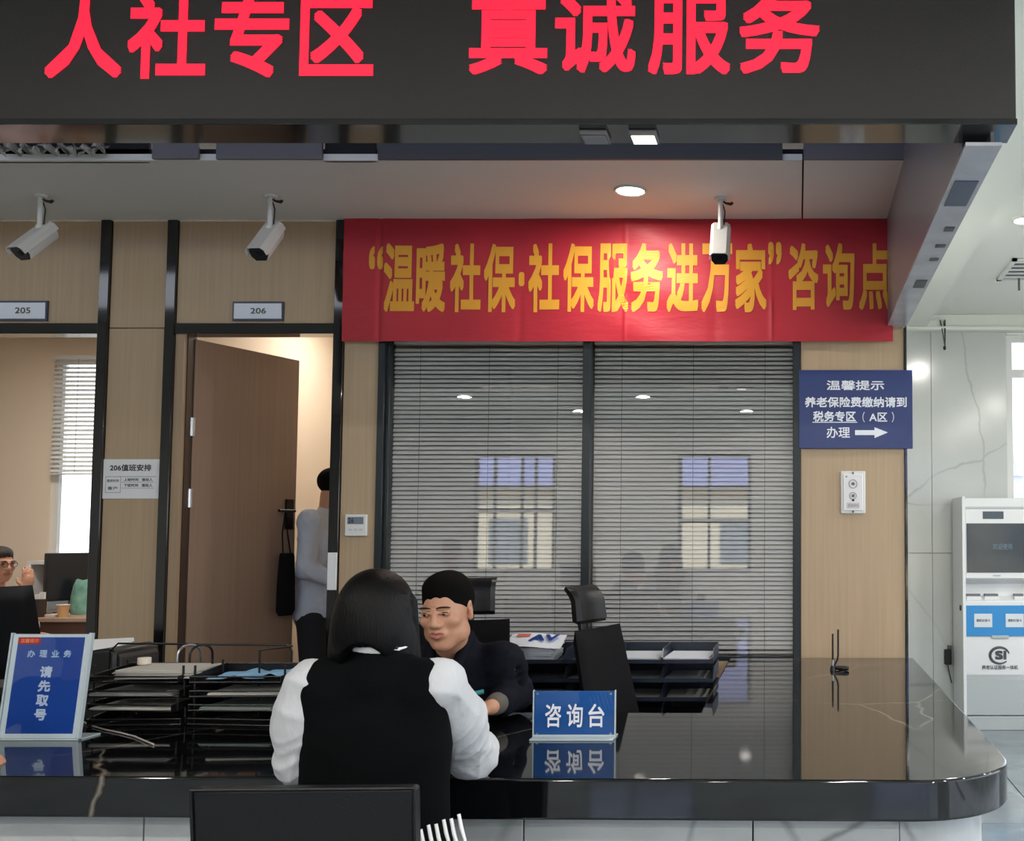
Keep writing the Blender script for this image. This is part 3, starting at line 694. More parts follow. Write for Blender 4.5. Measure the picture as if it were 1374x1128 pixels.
for s, a, b in (('咨', 1058, 1098), ('询', 1104, 1146), ('点', 1152, 1194)): bt_(s, a, b, 327, 416, .03)

# ================================================================== LED DISPLAY
YL = 2.92; zl0 = PZ(165, YL)
t = thing('led_display', 'long black LED display board with glowing red characters above the counter', 'led display', (-1.3, YL, zl0))
LEDB = mat('led_face', '#1A181B', .38, bump=((420, 420, 420), .25), spec=.6)
xl0, xl1 = -3.6, PX(1363, YL, 100)
MB().box(xl0, xl1, YL, YL+.13, zl0, 3.10).build('cabinet', LEDB, t, bevel=.003)
MB().box(xl0, xl1+.002, YL-.006, YL+.14, zl0-.006, zl0+.012).build('bottom_trim', mat('led_trim', '#15171B', .12, coat=.5), t, bevel=.002)
for s, a, b, c, d in (('人', 62, 165, -4, 105), ('社', 172, 277, -10, 106), ('专', 288, 388, -10, 104), ('区', 403, 502, -4, 102), ('真', 630, 735, -10, 100), ('诚', 745, 853, -10, 98), ('服', 870, 980, -10, 100), ('务', 992, 1100, -10, 99)):
    text(s, 'led_character', PX(a, YL, 50), PX(b, YL, 50), PZ(d, YL), PZ(c, YL), YL-.002, LEDR, t, .028)
for px in (797, 863):   # small fittings under the board
    p = P(px, 172, YL+.05); tt = thing('underside_lamp', 'small square lamp fitting under the display board, %s' % ('unlit grey' if px < 800 else 'lit white'), 'lamp', (p.x, YL+.07, zl0))
    MB().box(p.x-.04, p.x+.04, YL+.03, YL+.11, zl0-.022, zl0-.006).build('housing', FASG, tt, bevel=.003)
    if px > 800: MB().box(p.x-.033, p.x+.033, YL+.04, YL+.10, zl0-.024, zl0-.022).build('diffuser', mat('lamp_glow', ''), tt)
    else: MB().box(p.x-.033, p.x+.033, YL+.04, YL+.10, zl0-.024, zl0-.022).build('cover', mat('cover_grey', '#8A8A92', .3), tt)
# crumpled plastic on the ledge behind the board
def crum(u, v):
    x = PX(-10, 4.6, 200)+(PX(132, 4.6, 200)-PX(-10, 4.6, 200))*u
    return (x, 4.62+.03*math.sin(37*u+9*v)+.03*v, 3.135+.055*v*(.8+.4*math.sin(31*u)*math.cos(17*u))+.012*math.sin(90*u+12*v))
tag(MB().grid(crum, 60, 8).build('crumpled_plastic_sheet', mat('grey_film', '#A9A49C', .25), recalc=False), 'crumpled pale plastic sheet tucked above the ceiling edge, far left', 'plastic sheet')

# ================================================================== DOWNLIGHTS
def downlight(x, y, z, label, r=.06, group=None):
    t = thing('downlight', label, 'ceiling light', (x, y, z), 0, group)
    ring = [(x+r*1.15*math.cos(a), y+r*1.15*math.sin(a), z-.003) for a in [2*PI*k/36 for k in range(36)]]
    MB().tube(ring, .008, 8, closed=True).build('trim_ring', WHITEP, t, smooth=True)
    MB().cyl((x, y, z-.001), (x, y, z-.006), r*1.1, n=32).build('diffuser', mat('downlight_glow', '#FFFFFF', .5, emit='#FFF2DE', es=14), t)
pl = None
dl_y = 5.09; dlx = P(846, 246, dl_y).x
downlight(dlx, dl_y, HALLZ, 'lit round downlight in the soffit in front of the red banner', .065)
area_lamp('soffit_lamp', (dlx, dl_y, HALLZ-.02), .12, 16, (1, .93, .85))
for k, (x, y) in enumerate(HALL_LAMPS): downlight(x, y, HALLZ, 'round downlight in the white hall ceiling' if x != 1.235 else 'lit round downlight in the white hall ceiling near the louvred vent', .055, 'downlights in the hall ceiling' if x != 1.235 else None)

# ================================================================== SECURITY CAMERAS
def sec_cam(px, py, pyaw, pitch, label, L=.225):
    top = P(px, py, 1); r = ray(px, py); tt_ = (HALLZ-CAMZ)/r.z; base = Vector((r.x*tt_, r.y*tt_, HALLZ))
    t = thing('security_camera', label, 'camera', base)
    x, y, z = base; mb = MB().cyl((x, y, z), (x, y, z-.012), .034, .030, 24)
    for a in range(3): mb.cyl((x+.025*math.cos(a*2.1), y+.025*math.sin(a*2.1), z-.012), (x+.025*math.cos(a*2.1), y+.025*math.sin(a*2.1), z-.016), .005, n=8)
    mb.build('mount_plate', CAMW, t, smooth=True)
    zz = z-.168
    MB().cyl((x, y, z-.01), (x, y, zz), .0125, .0125, 16).build('pole', CAMW, t, smooth=True)
    MB().cyl((x, y, zz+.012), (x, y, zz-.006), .019, .019, 16).sph((x, y, zz-.012), .017).build('joint', CAMW, t, smooth=True)
    MB().cyl((x-.024, y, zz), (x+.024, y, zz), .006, n=10).build('clamp_screw', CHROME, t)
    d = Vector((math.sin(pyaw)*math.cos(pitch), -math.cos(pyaw)*math.cos(pitch), -math.sin(pitch))); s = d.cross(Vector((0, 0, 1))).normalized(); u = s.cross(d).normalized()
    c = Vector((x, y, zz-.058)) + d*.025
    def sec(k, w, h, dz=0): # chamfered housing profile
        pr = [(-w, h*.55), (-w*.72, h), (w*.72, h), (w, h*.55), (w, -h*.35), (w*.62, -h), (-w*.62, -h), (-w, -h*.35)]
        return [c + d*k + s*a*1.2 + u*(b*1.2+dz) for a, b in pr]
    MB().loft([sec(-L/2, .030, .028), sec(-L/2+.012, .036, .033), sec(L/2-.02, .037, .034), sec(L/2-.012, .037, .034)]).build('housing', CAMW, t, bevel=.003)
    pr = [(-.043, .004), (-.040, .028), (-.028, .040), (.028, .040), (.040, .028), (.043, .004)]
    ri = lambda k, o: [c + d*k + (s*a*o + u*b*o)*1.2 for a, b in pr] + [c + d*k + (s*a*(o-.07) + u*b*(o-.07))*1.2 for a, b in reversed(pr)]
    MB().loft([ri(-L/2-.004, 1), ri(L/2+.012, 1)]).build('sunshield', CAMW, t, smooth=False)
    MB().loft([sec(L/2-.013, .035, .032), sec(L/2-.004, .034, .031)]).build('lens_window', mat('lens_black', '#0A0B10', .12, coat=.5), t)
    MB().cyl(c+d*(L/2-.006), c+d*(L/2-.001), .013, n=20).build('lens', mat('lens_glass', '#10131C', .05), t)
    back = c-d*(L/2)
    MB().tube([(x+.004, y, z-.012), (x+.022, y+.004, z-.07), (x+.016, y+.006, zz+.01), (x+.022, y+.02, zz-.02), back+u*.04, back-d*.02+u*.012, back-d*.0], .0035, 8).build('cable', BLACK, t, smooth=True)
    MB().tube([(x+.006, y, z-.018), (x+.028, y, z-.03), (x+.052, y, z-.034), (x+.062, y, z-.026)], [.004, .006, .009, .007], 8).build('cable_plug', BLACK, t, smooth=True)
sec_cam(55, 262, -.26, .80, 'leftmost white security camera on ceiling pole, above room plate 205')
sec_cam(363, 262, -.06, .84, 'middle white security camera on ceiling pole, above room plate 206')
sec_cam(967, 265, .02, .95, 'white bullet security camera on ceiling pole, in front of the red banner')

# ================================================================== SERVICE COUNTER
ZK = 0.76; TH = 0.11
CT = thing('service_counter', 'long black marble service counter with rounded right end and white stone base', 'counter', (-1.5, 3.0, 0))
def cpt(px, py): # point on worktop height
    r = ray(px, py); t = (ZK-CAMZ)/r.z; return Vector((r.x*t, r.y*t))
YF1 = cpt(1225, 1047).y; YFL = cpt(100, 1037).y
YI = cpt(800, 956).y; XI = -0.36
def outline(off):
    xr = 0.615-off; R = 0.30-off*.5; yf = YF1+off
    p = [(-4.6, YFL+(YFL-YF1)*0.15+off), (xr-R, yf)]
    for k in range(1, 13):
        a = -PI/2+PI/2*k/12; p.append((xr-R+R*math.cos(a), yf+R+R*math.sin(a)))
    return p
top = outline(0) + [(0.615, YW-0.02), (XI, YW-0.02), (XI, YI), (-4.6, YI+.08)]
MB().prism(top, ZK-TH, ZK).build('worktop', BLKMARBLE, CT, bevel=.007, seg=3)
# base panels along the front, each its own slab
base = outline(0.07); zt_ = ZK-TH
xb0, yb0 = base[0]; xb1, yb1 = base[1]
cuts = [xb0] + [xp_ for xp_ in (PX(-420, 2.9, 1100), PX(180, 2.9, 1100), PX(700, 2.9, 1100), PX(1010, 2.9, 1100))] + [xb1]
for a, b in zip(cuts, cuts[1:]):
    ya = yb0+(yb1-yb0)*(a-xb0)/(xb1-xb0); yb_ = yb0+(yb1-yb0)*(b-xb0)/(xb1-xb0)
    MB().prism([(a+.002, ya), (b-.002, yb_), (b-.002, yb_+.03), (a+.002, ya+.03)], .08, zt_).build('front_panel', WHTMARBLE2, CT, bevel=.002)
arc = base[1:] + [(base[-1][0], 5.5)]; inn = [(p[0]-.03 if i > 6 else p[0], p[1]+.03) for i, p in enumerate(arc)]
MB().prism(arc+list(reversed(inn)), .08, zt_).build('corner_panel', WHTMARBLE2, CT, smooth=False)
MB().prism(outline(.1)[:2]+outline(.1)[2:]+[(.51, 5.5), (.45, 5.5), (.45, YF1+.25), (-4.6, YFL+.2)], 0, .08).build('plinth', BLACK, CT)
MB().box(-4.5, -.3, YI-.09, YI-.06, 0.0, zt_).box(XI+.05, XI+.08, YI-.06, YW-.1, 0, zt_).build('inner_panel', mat('inner_panel_brown', '#3E3530', .6), CT)

# ---- consultation sign on the counter
def stand_sign(px0, px1, py0, py1, Y):
    x0, x1 = PX(px0, Y, py1), PX(px1, Y, py1); z1 = PZ(py0, Y)
    return x0, x1, ZK, z1
Yc = cpt(770, 990).y
x0, x1, z0, z1 = stand_sign(717, 824, 927, 992, Yc); zb_ = z0+.012
t = thing('counter_sign', 'small blue and white consultation desk sign in a clear holder on the counter', 'sign', ((x0+x1)/2, Yc, ZK))
MB().box(x0, x1, Yc-.004, Yc+.004, zb_, z1).build('sign_panel', BLUE, t, bevel=.001)
MB().box(x0-.004, x1+.004, Yc-.007, Yc-.0045, z0+.006, z1+.003).build('cover_sheet', ACRY, t)
MB().box(x0-.005, x0-.001, Yc-.008, Yc+.006, z0, z1+.004).box(x1+.001, x1+.005, Yc-.008, Yc+.006, z0, z1+.004).box(x0-.004, x1+.004, Yc-.05, Yc+.05, z0+.0005, z0+.006).box(x0-.004, x1+.004, Yc-.009, Yc+.009, z0+.006, z0+.012).build('holder', mat('acrylic_pale', '#B8C6CC', .12), t, bevel=.001)
H = z1-z0; W = x1-x0
for k, s in enumerate('咨询台'):
    a = x0+W*(.14+.27*k); text(s, 'lettering', a, a+W*.20, z0+H*.24, z0+H*.74, Yc-.0085, SIGNW, t, .018)
for u in (.04, .96):
    for v in (.1, .95): MB().cyl((x0+W*u, Yc-.009, z0+H*v), (x0+W*u, Yc-.006, z0+H*v), .0035, n=12).build('screw', CHROME, t)

# ---- tall blue notice stand at the left
Ys = cpt(50, 993).y; Ms = Matrix.Translation((0, Ys, ZK)) @ Matrix.Rotation(math.radians(-8), 4, 'X') @ Matrix.Translation((0, -Ys, -ZK))
x0, x1 = PX(-1, Ys, 990), PX(102, Ys, 990); z0 = ZK+.006; z1 = ZK+.335; W = x1-x0; H = z1-z0
t = thing('notice_stand', 'tall blue take-a-number notice in a clear stand on the counter, far left', 'sign', ((x0+x1)/2, Ys, ZK))
MB().box(x0+.0, x1, Ys-.002, Ys+.002, z0, z1).xf(Ms).build('print_sheet', mat('print_white', '#DDE6EF', .3), t)
MB().box(x0+W*.07, x1-W*.05, Ys-.003, Ys-.0022, z0+H*.045, z1-H*.03).xf(Ms).build('blue_field', BLUEDEEP, t)
MB().box(x0-.004, x1+.004, Ys-.0065, Ys-.0045, z0-.002, z1+.003).xf(Ms).build('cover_sheet', ACRY, t)
MB().box(x1+.003, x1+.012, Ys-.007, Ys+.007, z0-.004, z1+.004).box(x0-.006, x0-.001, Ys-.007, Ys+.007, z0-.004, z1+.004).box(x0-.005, x1+.012, Ys-.007, Ys+.007, z0-.006, z0-.001).xf(Ms).build('acrylic_edge', mat('acrylic_pale', ''), t)
MB().box(x0-.005, x1+.012, Ys+.0, Ys+.1, ZK+.0005, ZK+.005).build('foot', mat('acrylic_pale', ''), t)
ux = lambda u: x0+W*u; vz = lambda v: z1-H*v
MB().box(ux(.075), ux(.37), Ys-.0046, Ys-.0034, vz(.10), vz(.032)).xf(Ms).build('red_tab', mat('tab_red', '#B5261F', .4), t)
text('温馨提示', 'lettering', ux(.11), ux(.35), vz(.085), vz(.045), Ys-.0052, mat('tab_gold', '#F0926A', .5), t, .02, Ms)
for k, s in enumerate('办理业务'): text(s, 'lettering', ux(.22+.16*k), ux(.32+.16*k), vz(.225), vz(.155), Ys-.0040, mat('print_pale', '#B4CDEB', .5), t, .03, Ms)
for k, s in enumerate('请先取号'): text(s, 'lettering', ux(.42), ux(.58), vz(.42+.137*k), vz(.31+.137*k), Ys-.0040, mat('print_pale2', '#C6D2EC', .5), t, .045, Ms)

# ---- black pen stand with two sticks on the right return
q = cpt(1118, 899); x, y = q
t = thing('antenna_stand', 'black stub with two upright antennas standing on the right counter end', 'antenna', (x, y, ZK))
MB().cyl((x, y, ZK), (x, y, ZK+.022), .016, .012, 20).build('base', BLACK, t, smooth=True)
MB().tube([(x, y, ZK+.014), (x+.03, y-.01, ZK+.012), (x+.062, y-.02, ZK+.012), (x+.075, y-.022, ZK+.012)], [.008, .012, .012, .008], 12).build('side_arm', BLACK, t, smooth=True)
MB().cyl((x-.002, y, ZK+.02), (x-.002, y, ZK+.055), .005, n=10).build('joint', CHROME, t)
MB().cyl((x-.002, y, ZK+.05), (x-.002, y, ZK+.175), .0052, .0045, 12).build('antenna', BLACK, t, smooth=True)
MB().tube([(x+.004, y, ZK+.02), (x+.02, y, ZK+.05), (x+.024, y, ZK+.07), (x+.024, y, ZK+.195)], .0048, 10).build('antenna', BLACK, t, smooth=True)

# ================================================================== TRAYS
def tray(name, label, W, D, H, m, group, wire=False):
    t = thing(name, label, 'tray', (0, 0, 0), 0, group); e = .003
    if wire:
        for zz in (0.002, H): MB().tube([(-W/2, -D/2, zz if zz < H/2 else H*.55), (W/2, -D/2, zz if zz < H/2 else H*.55), (W/2, D/2, zz), (-W/2, D/2, zz)], .0032, 6, closed=True).build('rim', m, t)
        mb = MB()
        n = 26
        for k in range(n): 
            xx = -W/2+W*(k+.5)/n; mb.box(xx-.0012, xx+.0012, -D/2, D/2, 0, .0014)
        for k in range(20):
            yy = -D/2+D*(k+.5)/20; mb.box(-W/2, W/2, yy-.0012, yy+.0012, 0, .0014)
        mb.build('mesh_floor', m, t)
        for s in (-1, 1): MB().prism([(-D/2, 0), (D/2, 0), (D/2, H), (-D/2, H*.5)], s*W/2-.0012, s*W/2+.0012, 'x').build('side', m, t)
        MB().box(-W/2, W/2, D/2-.002, D/2, 0, H).build('back', m, t)
        for s in (-1, 1):
            for yy in (-D/2+.03, D/2-.03): MB().cyl((s*W/2, yy, 0), (s*W/2, yy, H+.018), .004, n=8).build('post', m, t)
    else:
        MB().box(-W/2, W/2, -D/2, D/2, 0, e).build('floor_plate', m, t)
        for s in (-1, 1): MB().prism([(-D/2, 0), (D/2, 0), (D/2, H), (-D/2+.05, H), (-D/2, H*.45)], s*(W/2)-e/2, s*(W/2)+e/2, 'x').build('side', m, t)
        MB().box(-W/2, W/2, D/2-e, D/2, 0, H).build('back', m, t)
        MB().box(-W/2, W/2, -D/2, -D/2+e, 0, H*.3).build('front_lip', m, t)
    return t
def place(o, x, y, z, rz=0, label=None):
    o.location = (x, y, z); o.rotation_euler = (0, 0, rz)
    if label: o['label'] = label
    return o
WIRE = mat('black_wire_mesh', '#161618', .35, metal=.3)
place_ord = ['lowest', 'second lowest', 'second highest', 'topmost']
# left: two columns of wire trays on the counter
wt = tray('wire_letter_tray', 'x', .31, .235, .038, WIRE, 'black wire trays on the left of the counter', True)
first = True; dz = .048
for c, (px, nm) in enumerate(((182, 'column beside the blue notice stand'), (318, 'column beside the seated woman'))):
    for k in range(4):
        o = wt if first else copy_tree(wt); first = False
        yb2 = cpt(px, 975).y+.12; xx = PX(px, yb2-.1, 950)
        place(o, xx, yb2, ZK+.004+k*dz, random.uniform(-.11, .11), 'black wire letter tray, %s in the %s' % (place_ord[k], nm))
# sheets and stacks in them
def stack(name, label, cat, W, D, n, th, m, x, y, z, rz, group=None, jit=.006):
    mb = MB()
    for k in range(n):
        M = Matrix.Translation((x+random.uniform(-jit, jit), y+random.uniform(-jit, jit), z+k*th+th/2)) @ Matrix.Rotation(rz+random.uniform(-.05, .05), 4, 'Z'); mb.obox(M, W, D, th*.9)
    return tag(mb.build(name, m), label, cat, group)
yA = cpt(182, 975).y+.12; xA = PX(182, yA-.1, 950); xB = PX(318, yA-.1, 950)
LB = mat('light_blue_paper', '#7FB4DA', .6); GP = mat('grey_paper', '#8E8F8C', .7); IVORY = mat('ivory_paper', '#BDBBB2', .7)
stack('paper_stack', 'thick pile of white papers on top of the left wire trays', 'papers', .27, .2, 9, .0035, mat('aged_paper', '#B9B6AE', .8), xA+.05, yA+.01, ZK+.012+3*dz, .05)
stack('paper_stack', 'thin grey papers in the second highest left wire tray', 'papers', .28, .2, 3, .003, GP, xA-.01, yA-.02, ZK+.009+2*dz, -.03)
stack('paper_stack', 'ivory papers in the second lowest left wire tray', 'papers', .28, .2, 3, .003, IVORY, xA, yA-.02, ZK+.009+dz, .04)
stack('paper_stack', 'loose white sheets in the second highest tray beside the woman', 'papers', .25, .2, 3, .003, IVORY, xB+.03, yA-.01, ZK+.009+2*dz, .08)
stack('paper_stack', 'greenish grey sheets in the second lowest tray beside the woman', 'papers', .25, .2, 3, .003, mat('green_grey_paper', '#74817A', .7), xB+.01, yA-.02, ZK+.009+dz, -.05)
def bluep(n, x, y, z, rz, label, cx_=.0):
    def fn(u, v): 
        a, b = (u-.5)*.19, (v-.5)*.2; c, s = math.cos(rz), math.sin(rz)
        return (x+a*c-b*s, y+a*s+b*c, z+.012*math.exp(-((u-.5)/.12)**2)+.002*math.sin(9*v))
    tag(MB().grid(fn, 14, 6).build(n, LB, recalc=False, smooth=True), label, 'brochure')
bluep('brochure', xB-.03, yA+.01, ZK+.014+3*dz, .12, 'light blue folded brochure on the top tray, further from the woman'); bluep('brochure', xB+.11, yA+.02, ZK+.019+3*dz, -.1, 'light blue folded brochure on the top tray, nearer the woman')
# wire book rack behind the trays: a rail and two hoops
yr = yA+.3; xr0, xr1 = PX(155, yr, 862), PX(392, yr, 866); zr = PZ(863, yr); zk = ZK
t = thing('wire_rack', 'low black wire rack with rounded hoops standing behind the letter trays', 'rack', ((xr0+xr1)/2, yr, ZK))
MB().tube([(xr0-.03, yr, zk), (xr0-.02, yr, zr-.03), (xr0+.01, yr, zr), (xr1-.01, yr, zr-.006), (xr1, yr, zr-.03), (xr1, yr, zk)], .004, 8).build('rail', WIRE, t, smooth=True)
for px in (264, 280):
    xx = PX(px, yr, 880)
    MB().tube([(xx-.02+.0, yr-.09, zk)] + [(xx-.02*math.cos(a), yr-.05-.04*math.cos(a), zr-.035+.035*math.sin(a)) for a in [PI*k/10 for k in range(11)]] + [(xx+.02, yr, zk)], .0045, 8).build('hoop', CHROME if px == 264 else WIRE, t, smooth=True)
MB().tube([(xr1+.005, yr-.25, zk), (xr1+.005, yr-.25, zr-.0), (xr1-.0, yr-.0, zr-.01)], .004, 8).build('end_bar', WIRE, t, smooth=True)
# black document scanner / printer behind the blue notice
xs0, xs1 = PX(88, yr+.1, 880), PX(172, yr+.1, 880); ysn = yr+.02
t = thing('document_printer', 'black slope-topped printer behind the blue notice stand', 'printer', ((xs0+xs1)/2, ysn+.1, ZK))
zp = PZ(866, ysn+.1)
MB().prism([(xs0-.1, ZK), (xs1, ZK), (xs1, zp-.012), (xs1-.03, zp), (xs1-.07, zp-.004), (xs0-.1, zp-.055)], ysn, ysn+.28, 'y').build('body', BLACK, t, bevel=.012)
MB().prism([(xs1-.005, ZK+.02), (xs1+.012, ZK+.03), (xs1+.012, zp-.04), (xs1-.004, zp-.02)], ysn+.02, ysn+.26, 'y').build('side_cover', mat('printer_grey', '#2A2628', .5), t, bevel=.004)
MB().box(xs0-.05, xs1-.08, ysn-.003, ysn+.001, ZK+.08, ZK+.12).build('paper_slot', DARK, t)
mm = Matrix.Translation(((xs0+xs1)/2-.055, ysn+.16, zp-.015)) @ Matrix.Rotation(.28, 4, 'X') @ Matrix.Rotation(-.05, 4, 'Y')
tag(MB().obox(mm, .20, .16, .014).build('paper_stack', PAPER), 'bright white papers lying on top of the black printer', 'papers')
# small white tape roll on top of the paper pile
xx = PX(203, yA+.1, 885)
tag(MB().cyl((xx, yA+.06, ZK+.012+3*dz+.033), (xx, yA+.06, ZK+.012+3*dz+.058), .022, n=24).build('tape_roll', mat('tape_beige', '#D8CDBE', .5), bevel=.003), 'small pale tape roll on the pile of white papers', 'tape roll')
# white cable on counter
cq = [cpt(*p_) for p_ in ((104, 966), (120, 974), (140, 980), (160, 984), (180, 989), (196, 996), (206, 1000))]
tag(MB().tube([(c.x, c.y, ZK+.004) for c in cq], .0028, 8).build('cable', mat('cable_grey', '#A9A29C', .5), smooth=True), 'thin pale cable curving from behind the blue notice stand onto the counter', 'cable')

# ---- low cabinet with navy trays behind the counter
YC0, YC1, ZCB = 4.62, 5.15, .60
t = thing('low_cabinet', 'low black cabinet behind the counter carrying the navy trays', 'cabinet', (-1.0, 4.9, 0))
MB().box(-2.3, -.42, YC0, YC1, .05, ZCB-.02).build('body', BLACK, t); MB().box(-2.31, -.41, YC0-.01, YC1+.01, ZCB-.02, ZCB).build('top_board', mat('cabinet_top', '#1B1A1C', .35), t, bevel=.002); MB().box(-2.27, -.45, YC0+.03, YC1, 0, .05).build('plinth', DARK, t)
for k in range(3):
    a = -2.29+k*.62; d_ = MB().box(a+.004, a+.616, YC0-.018, YC0, .07, ZCB-.03).build('door', mat('cabinet_door', '#1D1C1F', .4), t, bevel=.002)
    MB().box(a+.56, a+.575, YC0-.03, YC0-.018, .35, .47).build('handle', CHROME, d_)
nt_ = tray('letter_tray', 'x', .222, .33, .062, NAVYPL, 'navy letter trays on the low cabinet'); first = True; dzt = .082
cols = [(922, 'column at the right end'), (853, 'column right of the empty chair'), (790, 'column behind the empty chair'), (722, 'column behind the seated man')]
for px, nm in cols:
    xx = PX(px, YC0, 900)
    for k in range(4):
        o = nt_ if first else copy_tree(nt_); first = False
        place(o, xx, YC0+.175, ZCB+k*dzt, 0, 'navy plastic letter tray, %s in the %s' % (place_ord[k], nm))
    if px > 800:
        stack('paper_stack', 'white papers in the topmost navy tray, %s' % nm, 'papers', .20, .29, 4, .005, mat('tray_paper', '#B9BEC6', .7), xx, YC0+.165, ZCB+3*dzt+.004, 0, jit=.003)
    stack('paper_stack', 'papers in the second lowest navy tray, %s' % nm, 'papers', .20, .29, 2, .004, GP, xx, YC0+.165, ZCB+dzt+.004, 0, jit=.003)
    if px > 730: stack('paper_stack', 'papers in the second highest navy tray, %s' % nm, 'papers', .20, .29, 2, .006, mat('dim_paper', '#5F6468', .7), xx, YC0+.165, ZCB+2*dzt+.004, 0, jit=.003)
    MB_ = None
# stack of magazines on the tray column behind the man, newspaper on top
xn = PX(716, 4.75, 870); zn = ZCB+3*dzt+.004
stack('magazine_stack', 'stack of magazines with a white cover under the newspaper', 'magazines', .20, .28, 7, .009, mat('mag_grey', '#A9AFB8', .5), xn, 4.79, zn+dzt*0, .06, jit=.003)
t = thing('newspaper', 'white newspaper with blue and red print on the magazine stack behind the man', 'newspaper', (xn, 4.78, zn+.065))
Mn = Matrix.Translation((xn, 4.79, zn+.0655)) @ Matrix.Rotation(.12, 4, 'Z') @ Matrix.Rotation(.10, 4, 'X')
def npf(u, v): return Mn @ Vector(((u-.5)*.25, (v-.5)*.31, .016+.006*math.sin(5*u)))
MB().grid(npf, 12, 4).build('sheet', mat('newsprint', '#D5DAE2', .6), t, recalc=False, smooth=True)
def flatp(x0, x1, y0, y1, m, nm, z=.0245): MB().add([Mn @ Vector(q) for q in ((x0, y0, z), (x1, y0, z), (x1, y1, z), (x0, y1, z))], [(0, 1, 2, 3)]).build(nm, m, t, recalc=False)
flatp(-.095, -.035, .05, .12, mat('news_red', '#C85A48', .6), 'red_block')
v, f, a = glyphs('AV', .05); MB().add([Mn @ Vector((-.03+.13*q[0], -.05+.15*q[1], .0247)) for q in v], f).build('lettering', mat('news_blue', '#2B55B0', .6), t, recalc=False)

# ================================================================== OFFICE CHAIRS
def office_chair(name, label, head=True, m=MESHF, bw=.46, bh=.56, group=None):
    """at the origin, sitter looks towards -Y"""
    t = thing(name, label, 'chair', (0, 0, 0), 0, group)
    def pad(w, h, th, cy, cz, tilt, curve, wt=1.0, roll=0.0):
        rings = []; n = 9
        M = Matrix.Translation((0, cy, cz)) @ Matrix.Rotation(tilt, 4, 'X')
        def fr(u, v): # u across, v up
            ww = w*(1-(1-wt)*(v+.5)); return u*ww, (-curve*(u*2)**2) - roll*max(0, v*2)**2*-1, v*h
        mb = MB(); nu, nv = 14, 12; V = []; 
        for s_ in (0, 1):
            for j in range(nv+1):
                for i in range(nu+1):
                    a, b = i/nu-.5, j/nv-.5; e = min(1, min(.5-abs(a), .5-abs(b))*8); tt = th/2*math.sqrt(max(0, 1-(1-e)**2)); x_, y_, z_ = fr(a, b)
                    rr = .12; 
                    V.append(M @ Vector((x_, y_+(tt if s_ else -tt), z_)))
        N = (nu+1)*(nv+1); F = []
        for j in range(nv):
            for i in range(nu):
                q = (j*(nu+1)+i, j*(nu+1)+i+1, (j+1)*(nu+1)+i+1, (j+1)*(nu+1)+i); F.append(q); F.append(tuple(N+k for k in reversed(q)))
        return mb.add(V, F)
    seat = MB(); S_ = pad(.50, .48, .08, 0, 0, 0, .0); S_.xf(Matrix.Translation((0, -.02, .47)) @ Matrix.Rotation(-PI/2, 4, 'X')); S_.build('seat', m, t, smooth=True)
    pad(bw, bh, .055, .275, .55+bh/2, -.22, .035, .86).build('backrest', m, t, smooth=True)
    MB().tube([(0, .10, .43), (0, .27, .46), (0, .335, .58), (0, .385, .80)], [.022, .022, .02, .016], 10).build('back_spine', BLACK, t, smooth=True)
    if head:
        zt_ = .55+bh; MB().obox(Matrix.Translation((0, .385, zt_)) @ Matrix.Rotation(-.2, 4, 'X'), .04, .02, .2).build('headrest_bracket', BLACK, t, bevel=.004)
        pad(.25, .17, .055, .375, zt_+.10, -.12, .03, .95, roll=.045).build('headrest', LEATHER, t, smooth=True)
    MB().cyl((0, 0, .10), (0, 0, .30), .028, n=16).cyl((0, 0, .28), (0, 0, .43), .018, n=16).build('gas_lift', CHROME, t, smooth=True)
    MB().box(-.1, .1, -.12, .12, .41, .44).build('mechanism', BLACK, t, bevel=.01)
    for k in range(5):
        a = 2*PI*k/5+.3; c, s = math.cos(a), math.sin(a)
        MB().tube([(c*.02, s*.02, .11), (c*.16, s*.16, .095), (c*.30, s*.30, .075)], [.024, .019, .014], 8).build('base_leg', BLACK, t, smooth=True)
        MB().cyl((c*.30-s*.022, s*.30+c*.022, .028), (c*.30+s*.022, s*.30-c*.022, .028), .028, n=16).cyl((c*.3, s*.3, .03), (c*.3, s*.3, .08), .008, n=8).build('caster', BLACK, t, smooth=True)
    return t
def yaw_from(px, Y, rz, z=0): return
e1 = office_chair('office_chair', 'empty black mesh office chair with headrest behind the blue counter sign', group=None)
yE = 4.30; place(e1, PX(806, yE, 900)-.0, yE+.0, .0, math.radians(62))
e1.location = (PX(800, yE, 880)+.265, yE-.05, 0); e1.rotation_euler = (0, 0, math.radians(71)); e1.scale = (.93,)*3
e2 = copy_tree(e1); e2.scale = (.95,)*3; place(e2, PX(614, 4.25, 850)-.02, 4.18, 0, math.radians(4), 'black office chair whose headrest shows behind the man in the navy jacket')
e3 = office_chair('office_chair', 'black leather office chair seen from behind in the office left of the pier', head=False, m=LEATHER, bw=.50, bh=.52)
e3.scale = (1.05,)*3; place(e3, PX(44, 6.35, 800), 6.25, 0, PI+.15)

